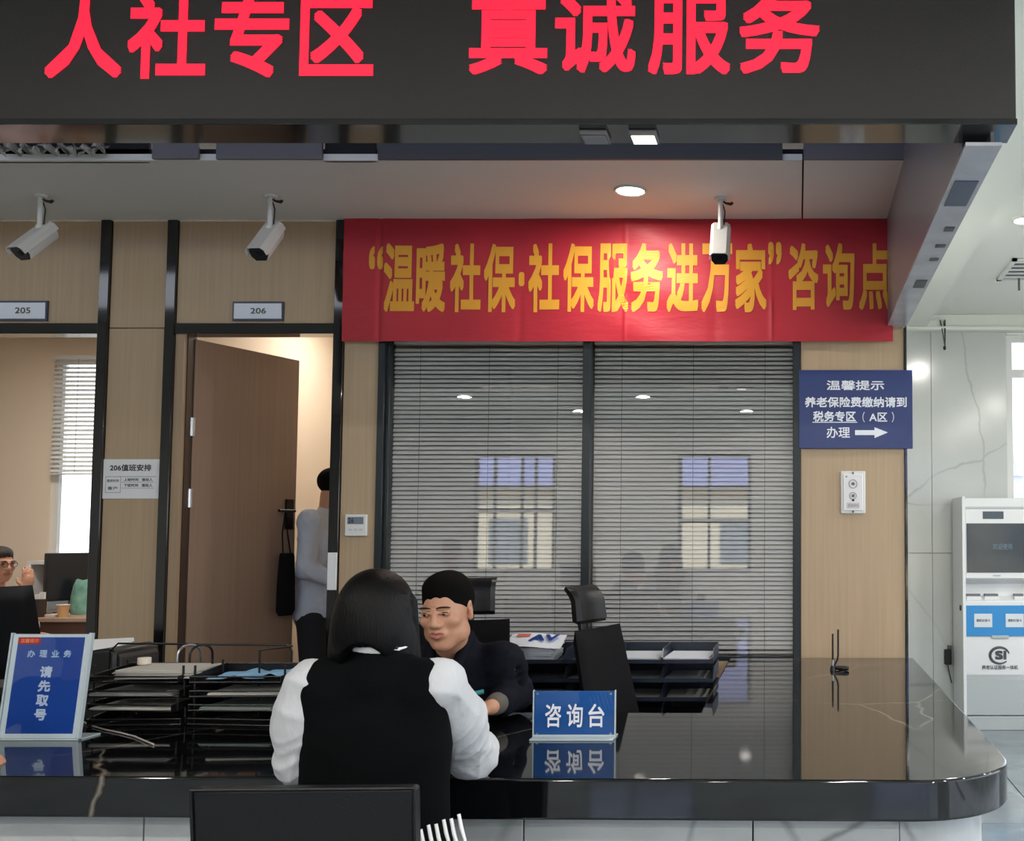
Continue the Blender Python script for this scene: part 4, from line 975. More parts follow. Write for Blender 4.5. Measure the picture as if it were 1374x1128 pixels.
# ================================================================== CLIENT CHAIR (woman's)
def client_chair(name, label, x, y, rz, w=.455, ztop=.89):
    t = thing(name, label, 'chair', (0, 0, 0))
    def bk(u, v, s):
        X = (u-.5)*w; Z = .47+(ztop-.47)*v; c = -.03*(1-(2*u-1)**2)*.6 - .05*(1-v)
        return Vector((X, -.19 + c*-1*0 - .05*v + s*.022, Z))
    mb = MB(); nu, nv = 10, 8; V = []
    for s in (-1, 1):
        for j in range(nv+1):
            for i in range(nu+1): V.append(bk(i/nu, j/nv, s))
    N = (nu+1)*(nv+1); F = []
    for j in range(nv):
        for i in range(nu): q = (j*(nu+1)+i, j*(nu+1)+i+1, (j+1)*(nu+1)+i+1, (j+1)*(nu+1)+i); F += [q, tuple(N+k for k in reversed(q))]
    rim = [i for i in range(nu+1)] + [(j+1)*(nu+1)-1 for j in range(1, nv+1)] + [nv*(nu+1)+i for i in range(nu-1, -1, -1)] + [j*(nu+1) for j in range(nv-1, 0, -1)]
    for a, b in zip(rim, rim[1:]+rim[:1]): F.append((b, a, a+N, b+N))
    mb.add(V, F).build('backrest', LEATHER, t, bevel=.007)
    pr = [bk(0, k/8, -1)+Vector((0, -.001, 0)) for k in range(9)]+[bk(k/10, 1, -1)+Vector((0, -.001, .0)) for k in range(1, 11)]+[bk(1, 1-k/8, -1)+Vector((0, -.001, 0)) for k in range(1, 9)]
    MB().tube(pr, .0035, 6).build('piping', LEATHER, t, smooth=True)
    MB().box(-w/2, w/2, -.20, .27, .40, .47).build('seat', LEATHER, t, bevel=.02, seg=3)
    for s in (-1, 1):
        for yy in (-.19, .24): MB().cyl((s*(w/2-.02), yy, 0), (s*(w/2-.02), yy, .41), .012, n=12).build('leg', CHROME, t, smooth=True)
        MB().cyl((s*(w/2-.03), -.2, .38), (s*(w/2-.03), -.215, .6), .010, n=10).build('back_support', CHROME, t, smooth=True)
    return place(t, x, y, 0, rz)
yCH = 2.22+.2
client_chair('visitor_chair', 'black leather visitor chair in front of the counter, the seated woman on it', PX(407, 2.22, 1060), 2.46, math.radians(2))

# ================================================================== KIOSK
YK = 7.62; kx = PX(1347, YK, 800); kw = .292
def kz(py): return PZ(py, YK)
t = thing('self_service_kiosk', 'white and blue self-service kiosk with dark screen against the marble wall', 'kiosk', (kx, YK+.2, 0))
KW = mat('kiosk_white', '#D9DCDC', .35); KG = mat('kiosk_grey', '#A9B0B1', .4); KB = mat('kiosk_blue', '#2F86C4', .35); KS = mat('kiosk_screen', '#2A3742', .12, coat=.3)
yb_ = Y_B-.03
MB().prism([(YK+.03, 0.10), (yb_, .10), (yb_, kz(668)), (YK-.02, kz(668)), (YK-.02, kz(680)), (YK+.03, kz(690)), (YK+.03, kz(778)), (YK+.10, kz(784)), (YK+.10, kz(800)), (YK-.0, kz(806)), (YK, kz(905)), (YK+.03, kz(912))], kx-kw, kx+kw, 'x').build('body', KW, t, bevel=.006)
for s in (-1, 1): MB().prism([(YK-.03, .08), (yb_, .08), (yb_, kz(666)), (YK-.03, kz(666))], kx+s*kw-.012, kx+s*kw+.012, 'x').build('side_cheek', KW, t, bevel=.004)
MB().box(kx-kw-.01, kx+kw+.01, YK+.0, yb_, 0, .10).build('base', KG, t, bevel=.004)
MB().box(kx-kw+.012, kx+kw-.012, YK-.004, YK+.03, .11, kz(912)).build('lower_panel', KG, t)
xk = lambda px: PX(px, YK, 750)
MB().box(kx-kw+.015, kx+kw-.015, YK-.004, YK+.032, kz(776), kz(682)).build('screen_bezel', KW, t, bevel=.004)
MB().box(xk(1297), kx+(kx-xk(1297)), YK-.008, YK-.003, kz(768), kz(702)).build('screen', KS, t)
MB().box(xk(1319), xk(1347), YK-.008, YK-.003, kz(696), kz(686)).build('display_strip', mat('strip_dark', '#46525A', .3), t)
text('欢迎使用', 'lettering', xk(1332), xk(1358), kz(737), kz(729), YK-.0088, mat('screen_text', '#5B7284', .4), t, .01)
MB().box(xk(1332), xk(1342), YK-.006, YK-.003, kz(773), kz(771)).build('badge', KG, t)
for a, b in ((1298, 1316), (1322, 1340), (1362, 1374)):
    MB().box(xk(a), xk(b), YK+.03, YK+.085, kz(800), kz(797)).build('card_reader', mat('reader_grey', '#62686C', .4), t)
    MB().box(xk(a)-.004, xk(b)+.004, YK+.012, YK+.09, kz(805), kz(800)).build('reader_bed', KW, t)
MB().box(kx-kw+.013, kx+kw-.013, YK-.012, YK+.004, kz(853), kz(812)).build('blue_panel', KB, t, bevel=.003)
for a, b in ((1306, 1330), (1348, 1372)):
    c = MB().box(xk(a), xk(b), YK-.0145, YK-.012, kz(841), kz(823)).build('label_sheet', mat('label_pale', '#CBD3D8', .6), t)
    text('请刷社保卡', 'lettering', xk(a)+.015, xk(b)-.015, kz(834), kz(830), YK-.0152, BLACKINK, c, .02)
MB().box(xk(1329), xk(1352), YK-.016, YK-.0, kz(856), kz(852)).build('latch', KG, t, bevel=.003)
# emblem
LG = mat('emblem_grey', '#3B4248', .4); cz = kz(879); cxx = xk(1340); ry, rx = .058, .062
pts = []
for k in range(2, 33):
    a = 2*PI*k/36 - .1; pts.append((cxx+rx*math.cos(a)*1.12, YK-.002, cz+ry*math.sin(a)))
n = len(pts); MB().tube(pts, [.0045+.006*math.sin(PI*i/(n-1)) for i in range(n)], 8).build('emblem', LG, t, smooth=True)
text('SI', 'lettering', cxx-.034, cxx+.048, cz-.03, cz+.034, YK-.0045, LG, t, .06)
text('养老认证服务一体机', 'lettering', xk(1316), xk(1364), kz(898), kz(892), YK-.0045, LG, t, .02)
MB().cyl((kx-kw-.012, YK+.06, kz(816)), (kx-kw-.02, YK+.06, kz(816)), .02, n=16).build('side_lock', BLACK, t)

# power plug on the marble wall left of the kiosk
q = P(1271, 880, Y_B-.002)
t = thing('power_adapter', 'black power adapter plugged into the marble wall left of the kiosk', 'adapter', (q.x, Y_B, q.z))
MB().box(q.x-.026, q.x+.026, Y_B-.055, Y_B-.001, q.z-.06, q.z+.055).build('body', BLACK, t, bevel=.008)
MB().box(q.x+.0, q.x+.03, Y_B-.05, Y_B-.001, q.z+.055, q.z+.085).build('plug', mat('plug_grey', '#55585A', .4), t, bevel=.004)
MB().tube([(q.x+.0, Y_B-.03, q.z-.06), (q.x+.01, Y_B-.03, q.z-.12), (q.x+.03, Y_B-.02, q.z-.2)], .004, 8).build('cord', BLACK, t, smooth=True)
# loose wires below the cornice
q = P(1266, 440, Y_B-.05)
t = thing('dangling_wires', 'short dark wires dangling from the white cornice beside the marble wall', 'wires', q)
for dx, l in ((-.03, .16), (.0, .17), (.01, .13)):
    MB().tube([(q.x+dx, q.y-.02, q.z+.06), (q.x+dx*.6, q.y-.05, q.z-.02), (q.x+.004, q.y-.05, q.z-l)], .0045, 6).build('wire', mat('wire_dark', '#4B4B42', .6), t, smooth=True)
MB().sph((q.x+.0, q.y-.05, q.z-.165), (.012, .012, .018), 10, 6).build('wire_end', BLACK, t, smooth=True)
MB().tube([(q.x-.1, q.y-.012, q.z+.06), (q.x-.04, q.y-.02, q.z+.07), (q.x, q.y-.03, q.z+.05)], .006, 6).build('wire', WHITEP, t, smooth=True)
# ceiling vent
r1 = ray(1337, 374); r2 = ray(1352, 346); tt1 = (HALLZ-CAMZ)/r1.z; tt2 = (HALLZ-CAMZ)/r2.z
vx0, vy0, vy1 = r1.x*tt1, r1.y*tt1, r2.y*tt2
t = thing('ceiling_vent', 'white louvred square air vent in the hall ceiling above the kiosk', 'vent', (vx0+.35, (vy0+vy1)/2, HALLZ))
vx1 = vx0+.7
MB().box(vx0, vx1, vy1, vy1+.03, HALLZ-.015, HALLZ).box(vx0, vx1, vy0-.03, vy0, HALLZ-.015, HALLZ).box(vx0, vx0+.03, min(vy0, vy1), max(vy0, vy1), HALLZ-.015, HALLZ).box(vx1-.03, vx1, min(vy0, vy1), max(vy0, vy1), HALLZ-.015, HALLZ).build('frame', WHITEP, t)
MB().box(vx0+.03, vx1-.03, min(vy0, vy1), max(vy0, vy1), HALLZ-.003, HALLZ-.001).build('backing', mat('vent_dark', '#6C6C66', .7), t)
for k in range(5):
    yy = min(vy0, vy1)+.05+k*(abs(vy1-vy0)-.06)/5
    MB().box(vx0+.03, vx1-.03, yy, yy+.035, HALLZ-.012, HALLZ-.006).build('slat', WHITEP, t)
MB().cyl((vx0+.14, vy0-.05, HALLZ-.09), (vx0+.14, vy0-.05, HALLZ), .008, n=8).build('sensor_stem', mat('vent_dark', ''), t)

# ================================================================== OFFICE LEFT OF THE PIER
YD = 7.55; ZD = PZ(829, YD); 
t = thing('office_desk', 'brown wooden office desk under the bright window', 'desk', (-5.0, 7.9, 0))
BR = mat('desk_brown', '#7A5A4C', .45, noise=((3, 60, 60), .15)); 
MB().box(-6.4, -3.75, YD, 8.32, ZD-.03, ZD).build('desktop', mat('desk_top', '#B79A84', .35), t, bevel=.003)
MB().box(-6.35, -3.8, YD+.04, YD+.06, .05, ZD-.03).build('modesty_panel', BR, t)
for x in (-6.36, -3.82): MB().box(x, x+.03, YD+.03, 8.3, 0, ZD-.03).build('side_panel', BR, t)
def dx(px): return PX(px, 7.8, 800)
def monitor(x, y, rz, label, w=.5, h=.31):
    t = thing('monitor', label, 'monitor', (0, 0, 0))
    MB().box(-w/2, w/2, -.02, .02, .10, .10+h).build('housing', BLACK, t, bevel=.006); MB().box(-w/2+.012, w/2-.012, -.0215, -.02, .115, .10+h-.012).build('screen', mat('screen_off', '#20242A', .2), t)
    MB().box(-.03, .03, .0, .04, 0.01, .2).build('stem', BLACK, t); MB().box(-.11, .11, -.07, .09, 0, .012).build('foot', BLACK, t, bevel=.003)
    return place(t, x, y, ZD, rz)
monitor(dx(76), 8.0, 1.0, 'black monitor turned sideways on the desk below the bright window', w=.42, h=.36)
monitor(dx(112), 8.1, .15, 'black monitor behind the green bag on the desk', w=.46, h=.28)
t = thing('pen_holder', 'dark ribbed pen holder with white slips on the office desk', 'pen holder', (dx(73), 7.65, ZD)); x = dx(73)
MB().tube([(x, 7.65, ZD), (x, 7.65, ZD+.13)], [.042, .044], 20).build('cup', mat('holder_brown', '#3A302C', .4), t, smooth=True)
MB().box(x-.03, x-.0, 7.64, 7.66, ZD+.06, ZD+.165).box(x+.002, x+.034, 7.645, 7.665, ZD+.06, ZD+.18).build('slip', PAPER, t)
t = thing('canister', 'small pale canister on the office desk beside the pen holder', 'canister', (dx(56), 7.62, ZD)); x = dx(56)
MB().tube([(x, 7.62, ZD), (x, 7.62, ZD+.05)], [.026, .026], 20).build('body', mat('canister_beige', '#B9AE9E', .4), t, smooth=True); MB().cyl((x, 7.62, ZD+.05), (x, 7.62, ZD+.062), .027, .024, 20).build('lid', CHROME, t)
t = thing('paper_cup', 'tan paper cup on the office desk beside the black door post', 'cup', (dx(108), 7.62, ZD)); x = dx(108)
MB().tube([(x, 7.62, ZD), (x, 7.62, ZD+.09)], [.030, .041], 24).build('cup_wall', mat('cup_tan', '#D9AF7C', .6), t, smooth=True); MB().tube([(x+.041*math.cos(a), 7.62+.041*math.sin(a), ZD+.09) for a in [2*PI*k/24 for k in range(24)]], .003, 6, closed=True).build('rim', PAPER, t)
def gbag(u, v): return (0, 0, 0)
x = dx(103)
gm = mat('green_bag', '#7FB3A2', .45, noise=((12, 12, 12), .35))
rings = [[(x+.11*w_*math.cos(a)*1.0, 7.9+.05*w_*math.sin(a), ZD+h+.006*math.sin(5*a)) for a in [2*PI*k/20 for k in range(20)]] for h, w_ in ((0.002, .9), (.05, 1.05), (.14, 1.0), (.22, .85), (.26, .7))]
tag(MB().loft(rings).build('gift_bag', gm, smooth=True), 'pale green plastic bag standing on the desk behind the paper cup', 'bag')
tag(MB().box(dx(84), dx(98), 7.62, 7.78, ZD, ZD+.02).build('notebook', mat('notebook_white', '#CFCBC8', .5), bevel=.003), 'white notebook lying on the office desk beside the paper cup', 'notebook')
# white radiator cover / shelf under the window
t = thing('window_shelf', 'white shelf cabinet under the bright office window', 'shelf', (dx(110), 8.3, 0))
z7 = PZ(752, 8.25)
MB().box(w5[0]-.02, w5[0]+1.5, 8.20, 8.4, z7-.03, z7).box(w5[0]-.02, w5[0]+.01, 8.2, 8.4, ZD, z7-.03).box(w5[0]+1.47, w5[0]+1.5, 8.2, 8.4, ZD, z7-.03).build('case', WHITEP, t, bevel=.003)
MB().box(w5[0]+.03, w5[0]+1.45, 8.38, 8.395, ZD, z7-.03).build('back_panel', mat('shelf_back', '#9AA5AC', .5), t)

# ================================================================== OUTSIDE
tag(MB().box(-60, 60, -70, 90, -8.2, -8).build('ground', mat('asphalt', '#8A8C8C', .9)), kind='structure')
def house(name, label, x0, x1, y0, y1, h, rh, wall, roof, face):
    t = thing(name, label, 'building', ((x0+x1)/2, (y0+y1)/2, -8))
    MB().box(x0, x1, y0, y1, -8, h).build('walls', wall, t); ym = (y0+y1)/2
    MB().prism([(y0-.5, h), (y1+.5, h), (ym+2, h+rh), (ym-2, h+rh)], x0-.5, x1+.5, 'x').build('roof', roof, t)
    yy = y1 if face > 0 else y0
    for k in range(int((x1-x0)/2.6)):
        for f_2 in range(2):
            zz = h-2.6-f_2*3.2; xx = x0+1+k*2.6
            MB().box(xx, xx+1.3, yy-.05, yy+.05, zz, zz+1.5).build('window', mat('far_glass', '#6C7782', .2), t)
    for f_2 in range(3): MB().box(x0-.15, x1+.15, yy-.12, yy+.12, h-.4-f_2*3.2, h-.1-f_2*3.2).build('ledge', mat('ledge_tan', '#C9AE86', .8), t)
    return t
house('apartment_building', 'cream building with lilac tiled roof, seen mirrored in the glass', -40, 16, -34, -24, 3.0, 4.2, mat('far_cream', '#E3D6BD', .9), mat('lilac_tiles', '#8086B8', .7, bump=((1, 3, 3), .5), noise=((2, 9, 9), .25)), 1)
house('townhouse', 'grey roofed building outside the window above the kiosk', 4, 20, 42, 52, .8, 2.2, mat('far_grey', '#C9C9CC', .9), mat('slate_roof', '#7E838C', .8), -1)
t = thing('roof_turret', 'pale turret with pointed roof outside the window above the kiosk', 'turret', (8.3, 40, -8))
q = P(1358, 640, 40)
MB().box(q.x-.6, q.x+.6, 39.4, 40.6, -8, q.z).build('shaft', mat('far_grey', ''), t); MB().tube([(q.x, 40, q.z), (q.x, 40, q.z+1.3)], [1.0, .02], 4).build('pointed_roof', mat('far_roof', '#B5B8BE', .8), t)

# ================================================================== PEOPLE
def basis(up, side):
    up = Vector(up).normalized(); side = Vector(side); side = (side-up*side.dot(up)).normalized(); f = up.cross(side)
    return np.array(Matrix((side, f, up)).transposed())   # columns: side(+x), fwd(+y), up
def headR(yaw, pitch, roll=0):  # face looks to -Y at 0 ; yaw turns about Z
    return np.array((Matrix.Rotation(yaw, 3, 'Z') @ Matrix.Rotation(roll, 3, 'Y') @ Matrix.Rotation(pitch, 3, 'X')))
def V3(p): return np.array(p, float)
def add_head(F, c, R, s=1.0, fem=False):
    c = V3(c); T = lambda p: c + R @ (V3(p)*s)
    def el(p, r, k, sub=False, rx=0, rz=0):
        Q = R @ np.array(Euler((rx, 0, rz)).to_matrix()); F.el(T(p), [x*s for x in r], k*s, Q, sub)
    def rc(p, q, a, b, k, sub=False): F.rc(T(p), T(q), a*s, b*s, k*s, sub)
    j = .92 if fem else 1.0
    el((0, .018, .035), (.074, .094, .082), .0)
    el((0, -.022, -.02), (.064*j, .066, .080), .02)
    el((0, -.030, -.070), (.052*j, .046, .040), .03)
    el((0, -.060, -.098), (.026*j, .022, .016), .03)
    for q in (-1, 1):
        el((q*.050*j, -.010, -.068), (.018, .030, .026), .025)
        el((q*.043, -.060, -.018), (.020, .018, .016), .02)
        el((q*.031, -.099, .010), (.017, .012, .010), .012, sub=True)
        el((q*.031, -.077, .010), (.0165, .013, .0125), .003)
        rc((q*.018, -.091, .026), (q*.046, -.082, .028), .006, .005, .012)
        rc((q*.014, -.0905, .0125), (q*.046, -.0835, .0125), .0035, .003, .004)
        rc((q*.013, -.097, -.026), (q*.015, -.090, -.026), .0085, .007, .007)
        rc((q*.0075, -.1, -.0345), (q*.0075, -.095, -.0335), .003, .003, .002, sub=True)
        el((q*.074, .010, -.002), (.007, .018, .031), .006, rz=q*.35)
        el((q*.079, .006, .004), (.006, .010, .016), .004, sub=True, rz=q*.35)
        el((q*.073, .005, -.024), (.007, .009, .010), .006)
    rc((0, -.084, .024), (0, -.103, -.022), .0075, .0105, .012)
    el((0, -.083, -.055), (.028, .012, .018), .012)
    rc((-.021, -.0885, -.0525), (0, -.0965, -.0488), .0035, .0052, .004); rc((.021, -.0885, -.0525), (0, -.0965, -.0488), .0035, .0052, .004)
    rc((-.018, -.0885, -.0615), (0, -.0945, -.0642), .004, .0062, .004); rc((.018, -.0885, -.0615), (0, -.0945, -.0642), .004, .0062, .004)
    rc((-.019, -.096, -.0555), (.019, -.096, -.0555), .0040, .0040, .002, sub=True)
def add_hand(F, w, d, n, s=1.0, curl=.5, side=1, thumb=.6):
    w = V3(w); d = V3(d)/np.linalg.norm(d); n = V3(n); n = n-d*(n@d); n /= np.linalg.norm(n); t = np.cross(d, n)*side
    R = np.stack([t, d, n], 1)
    F.el(w+d*.045*s, (.040*s, .052*s, .016*s), .012, R)
    for i, (o, L, r) in enumerate(((.028, .070, .0088), (.0095, .078, .0090), (-.0095, .073, .0085), (-.027, .058, .0076))):
        p = w+d*.085*s+t*o*s; a = curl*(.75+.12*i); dr = d.copy(); q = p
        fan = t*o*1.4
        for k, fr in enumerate((.46, .30, .24)):
            ang = a*(k+1)*.62; v = dr*math.cos(ang)-n*math.sin(ang)+fan*.5; v /= np.linalg.norm(v)
            q2 = q+v*L*fr*s; F.rc(q, q2, r*(1-.06*k)*s, r*(1-.06*(k+1))*s, .004); q = q2
        F.rc(w+d*.05*s+t*o*.8*s, p, r*1.2*s, r*1.05*s, .008)
    p = w+d*.022*s+t*.032*s; v = d*.72+t*.62-n*thumb*.5; v /= np.linalg.norm(v); q = p+v*.036*s; F.rc(w+d*.02*s+t*.012*s, p, .013*s, .013*s, .01); F.rc(p, q, .0125*s, .0105*s, .006)
    v = d*.95+t*.15-n*thumb*.5; v /= np.linalg.norm(v); F.rc(q, q+v*.030*s, .0105*s, .0085*s, .004)
def figure(name, label, J, axes, cx, headk, fem=False, sc=1.0, hands=True):
    """J: pel, abd, che, nek, head, R, sh, el, wr, hd(dir), hn(normal), hip, kn, an, toe (pairs: left, right)"""
    t = thing(name, label, 'person', J['root'])
    F = Field(*axes); tb = basis(V3(J['nek'])-V3(J['pel']), V3(J['sh'][1])-V3(J['sh'][0]))
    F.el(J['pel'], (.155*sc, .105*sc, .11*sc), 0, tb); F.el(J['abd'], (.135*sc, .095*sc, .15*sc), .05, tb); F.el(J['che'], (.155*sc, .105*sc, .17*sc), .05, tb)
    F.rc(J['sh'][0], J['sh'][1], .05*sc, k=.05)
    F.rc(J['nek'], V3(J['head'])+J['R'] @ V3((0, .025, -.05)), .056*sc*(.86 if fem else 1), .052*sc*(.86 if fem else 1), .025)
    for i in (0, 1):
        F.rc(J['sh'][i], J['el'][i], .048*sc, .038*sc, .03); F.rc(J['el'][i], J['wr'][i], .038*sc, .025*sc, .015)
        if hands: add_hand(F, J['wr'][i], J['hd'][i], J['hn'][i], sc*(.92 if fem else 1), J.get('curl', (.5, .5))[i], 1 if i == 0 else -1)
        F.rc(J['hip'][i], J['kn'][i], .085*sc, .058*sc, .04); F.rc(J['kn'][i], J['an'][i], .056*sc, .038*sc, .02)
    add_head(F, J['head'], J['R'], headk, fem)
    hc = V3(J['head']); Ri = J['R'].T
    def colr(C):
        L = ((C-hc) @ J['R'])/headk
        lip = (np.abs(L[:, 0]) < .024) & (L[:, 1] < -.084) & (L[:, 2] < -.046+0.0) & (L[:, 2] > -.072) & ((np.abs(L[:, 0])/.025)**2+((L[:, 2]+.0575)/.0135)**2 < 1)
        return np.where(lip, 1, 0)
    b = F.build('body', SKIN, t, mats=[SKIN, LIP], color=colr, relax=1)
    T = lambda p: Vector(hc + J['R'] @ (V3(p)*headk)); RM = Matrix(J['R'].tolist())
    for q in (-1, 1):
        e = MB().sph(T((q*.031, -.0795, .0075)), tuple(x*headk for x in (.0135, .0115, .0042)), 16, 8, RM).build('eye', EYEW, b, smooth=True)
        MB().sph(T((q*.031-.002, -.0885, .0075)), tuple(x*headk for x in (.0055, .0035, .0042)), 12, 6, RM).build('iris', IRIS, t, smooth=True)
        MB().tube([T((q*(.031+.0165*u), -.0925+.006*abs(u*q+.0)+(.004 if u*1 > .5 else 0), .0145-.004*u*u)) for u in (-1, -.5, 0, .5, 1)], [.0008, .0013, .0015, .0013, .0008], 6).build('upper_lash', BROWM, t, smooth=True)
        MB().tube([T((q*(.031+.022*u), -.0945+.008*max(0, u), .0275+.0035*(1-u*u))) for u in (-1, -.6, -.2, .2, .6, 1)], [.0015, .0032, .0036, .0034, .0026, .001], 6).build('eyebrow', BROWM, t, smooth=True)
    return t, tb
def cloth(axes, name, m, parent, fn, relax=2, wr=None):
    F = Field(*axes); fn(F); return F.build(name, m, parent, relax=relax, wr=wr)
def shoes(t, J, m):
    for i in (0, 1):
        a = V3(J['an'][i]); to = V3(J['toe'][i]); F = Field(axis((min(a[0], to[0])-.1, max(a[0], to[0])+.1, .008)), axis((min(a[1], to[1])-.1, max(a[1], to[1])+.1, .008)), axis((-.01, .16, .008)))
        F.rc((a[0], a[1], .04), (to[0], to[1], .03), .04, .03, 0); F.rc(a, (a[0], a[1], .05), .042, .04, .02); F.half((0, 0, .004), (0, 0, -1)); F.build('shoe', m, t)
SHOE = mat('black_shoe', '#101012', .35)

# ---- the man behind the counter
hY = 3.60
mh = P(600, 819, hY)
pel = V3((PX(607, 4.15, 900), 4.12, .50)); nek = V3(P(606, 872, 3.76)); 
shl = V3(P(530, 893, 3.86)); shr = V3(P(676, 890, 3.84))
che = nek*.62+pel*.38+V3((0, .03, .0)); che = nek+(pel-nek)*.36; abd = nek+(pel-nek)*.68
wr = V3(P(658, 938, 3.62)); wr[2] = ZK+.062
elr = V3(P(692, 930, 3.88)); elr[2] = ZK+.075
wl = V3(P(560, 950, 3.62)); wl[2] = ZK+.05; ell_ = V3(P(505, 930, 3.9)); ell_[2] = ZK+.07
MANJ = dict(root=(pel[0], 4.1, 0), pel=pel, abd=abd, che=che, nek=nek, head=V3(mh), R=headR(math.radians(-6), math.radians(9), math.radians(-3)),
    sh=(shl, shr), el=(ell_, elr), wr=(wl, wr), hd=((.7, -.6, -.1), (-.92, -.25, -.05)), hn=((0, 0, 1), (.1, -.35, .95)),
    hip=(pel+V3((-.09, -.02, -.02)), pel+V3((.09, -.02, -.02))), kn=(pel+V3((-.12, -.42, .0)), pel+V3((.12, -.42, 0))), an=(pel+V3((-.12, -.45, -.41)), pel+V3((.12, -.45, -.41))), toe=(pel+V3((-.13, -.62, 0)), pel+V3((.13, -.62, 0))), curl=(.5, .75))
def bb(*pts, m=.2):
    A = np.array([V3(p) for p in pts]); return A.min(0)-m, A.max(0)+m
cxm = pel[0]
axm = (axis((cxm-.46, cxm-.13, .007), (cxm-.13, cxm+.13, .003), (cxm+.13, cxm+.5, .006)), axis((hY-.16, hY+.14, .003), (hY+.14, 4.4, .009)), axis((0, ZK-.02, .012), (ZK-.02, ZK+.12, .004), (ZK+.12, mh.z-.15, .006), (mh.z-.15, mh.z+.17, .003)))
man, tbm = figure('person', 'man with short black hair and navy jacket seated behind the counter', MANJ, axm, cxm, 1.07, sc=1.03)
ax2 = (axis((cxm-.5, cxm+.55, .0075)), axis((hY-.2, 4.5, .0075)), axis((.3, mh.z+.02, .0075)))
def jk(F):
    F.el(pel, (.185, .135, .13), 0, tbm); F.el(abd, (.175, .128, .17), .06, tbm); F.el(che, (.19, .135, .19), .06, tbm)
    a, b = V3(shl), V3(shr); F.rc(a*.5+b*.5+V3((-.02, 0, -.0)), a, .07, .068, .05); F.rc(a*.5+b*.5, b, .07, .070, .05)
    F.rc(nek+V3((0, .03, -.03)), nek+V3((0, .04, .015)), .085, .075, .03)
    for s, e, w_ in ((shl, ell_, wl), (shr, elr, wr)):
        s, e, w_ = V3(s), V3(e), V3(w_); F.rc(s, e, .070, .062, .04); F.rc(e, e+(w_-e)*.62, .062, .048, .02)
    for q in (.25, .5, .75): # sleeve folds
        c = V3(shr)*(1-q)+V3(elr)*q; F.el(c+V3((.05, -.045, .01)), (.03, .012, .008), .02, sub=True)
    # open front showing the tee
    f = nek+V3((-.005, -.10, -.05)); F.el(f+V3((0, -.02, -.03)), (.055, .07, .12), .02, sub=True)
    F.half(nek+V3((0, -.02, .055)), (0, -.35, 1))
cloth(ax2, 'jacket', JACKET, man, jk, wr=(.0035, 22, 5))
def te(F):
    F.el(che, (.168, .118, .18), .0, tbm); F.el(abd, (.15, .11, .16), .05, tbm); F.rc(nek+V3((0, .02, -.04)), nek+V3((0, .0, .0)), .075, .066, .04)
    F.half(nek+V3((0, 0, .032)), (0, -.5, 1))
cloth(ax2, 'tshirt', TEE, man, te)
def cuff(F): 
    e, w_ = V3(elr), V3(wr); F.rc(e+(w_-e)*.66, e+(w_-e)*.84, .040, .036, 0)
cloth((axis((elr[0]-.25, elr[0]+.1, .005)), axis((3.5, 4.0, .005)), axis((ZK-.02, ZK+.2, .005))), 'sweater_cuff', mat('cuff_olive', '#57534C', .85), man, cuff)
# collar lapels
for s in (-1, 1):
    MB().tube([Vector(nek+V3((s*.055, .045, .055))), Vector(nek+V3((s*.066, -.035, .035))), Vector(nek+V3((s*.050, -.095, -.04))), Vector(nek+V3((s*.03, -.13, -.16)))], [.012, .018, .02, .014], 10).build('lapel', JACKET, man, smooth=True)
def mt(F):
    for i in (0, 1): F.rc(MANJ['hip'][i], MANJ['kn'][i], .105, .075, .04); F.rc(MANJ['kn'][i], MANJ['an'][i], .072, .055, .02)
    F.el(pel, (.19, .14, .11), .04)
cloth((axis((cxm-.35, cxm+.35, .012)), axis((3.5, 4.4, .012)), axis((.03, .8, .012))), 'trousers', TROUS, man, mt, relax=1)
shoes(man, MANJ, SHOE)
def hair_short(t, J, hk, nm='hair', m=None, back=True, fr=.060):
    hc = V3(J['head']); R = J['R']; T = lambda p: hc+R @ (V3(p)*hk)
    F = Field(axis((hc[0]-.13, hc[0]+.13, .003)), axis((hc[1]-.14, hc[1]+.15, .003)), axis((hc[2]-.09, hc[2]+.16, .003)))
    F.el(T((0, .020, .039)), [x*hk for x in (.0770, .0975, .0875)], 0, R)
    F.el(T((0, -.02, .082)), [x*hk for x in (.058, .060, .042)], .02*hk, R)
    for q in (-1, 0, 1): F.el(T((q*.030, -.105, -.028+.002*q)), [x*hk for x in (.040, .080, .096)], .004, R, sub=True)
    for q in (-1, 1): F.rc(T((q*.08, -.07, -.02)), T((q*.05, -.085, .048)), .022*hk, .012*hk, .004, sub=True)       # face opening
    for q in (-1, 1): F.el(T((q*.088, .012, -.020)), [x*hk for x in (.03, .026, .044)], .006, R, sub=True)
    F.half(T((0, .05, -.05)), R @ V3((0, .35, -1)))
    return F.build(nm, m or HAIRS, t, relax=1)
hair_short(man, MANJ, 1.07)
# teal pen in the man's hand
pw = Vector(wr)+Vector((-.08, -.03, .035))
t = thing('pen', 'teal pen card held above the hand of the man in the navy jacket', 'pen', pw)
MB().tube([pw+Vector((-.05, -.02, .0)), pw+Vector((.06, .02, .022))], .008, 10).build('barrel', mat('pen_teal', '#2E7F86', .4), t, smooth=True); MB().tube([pw+Vector((-.05, -.02, .0)), pw+Vector((-.065, -.026, -.004))], [.008, .001], 10).build('tip', CHROME, t, smooth=True)

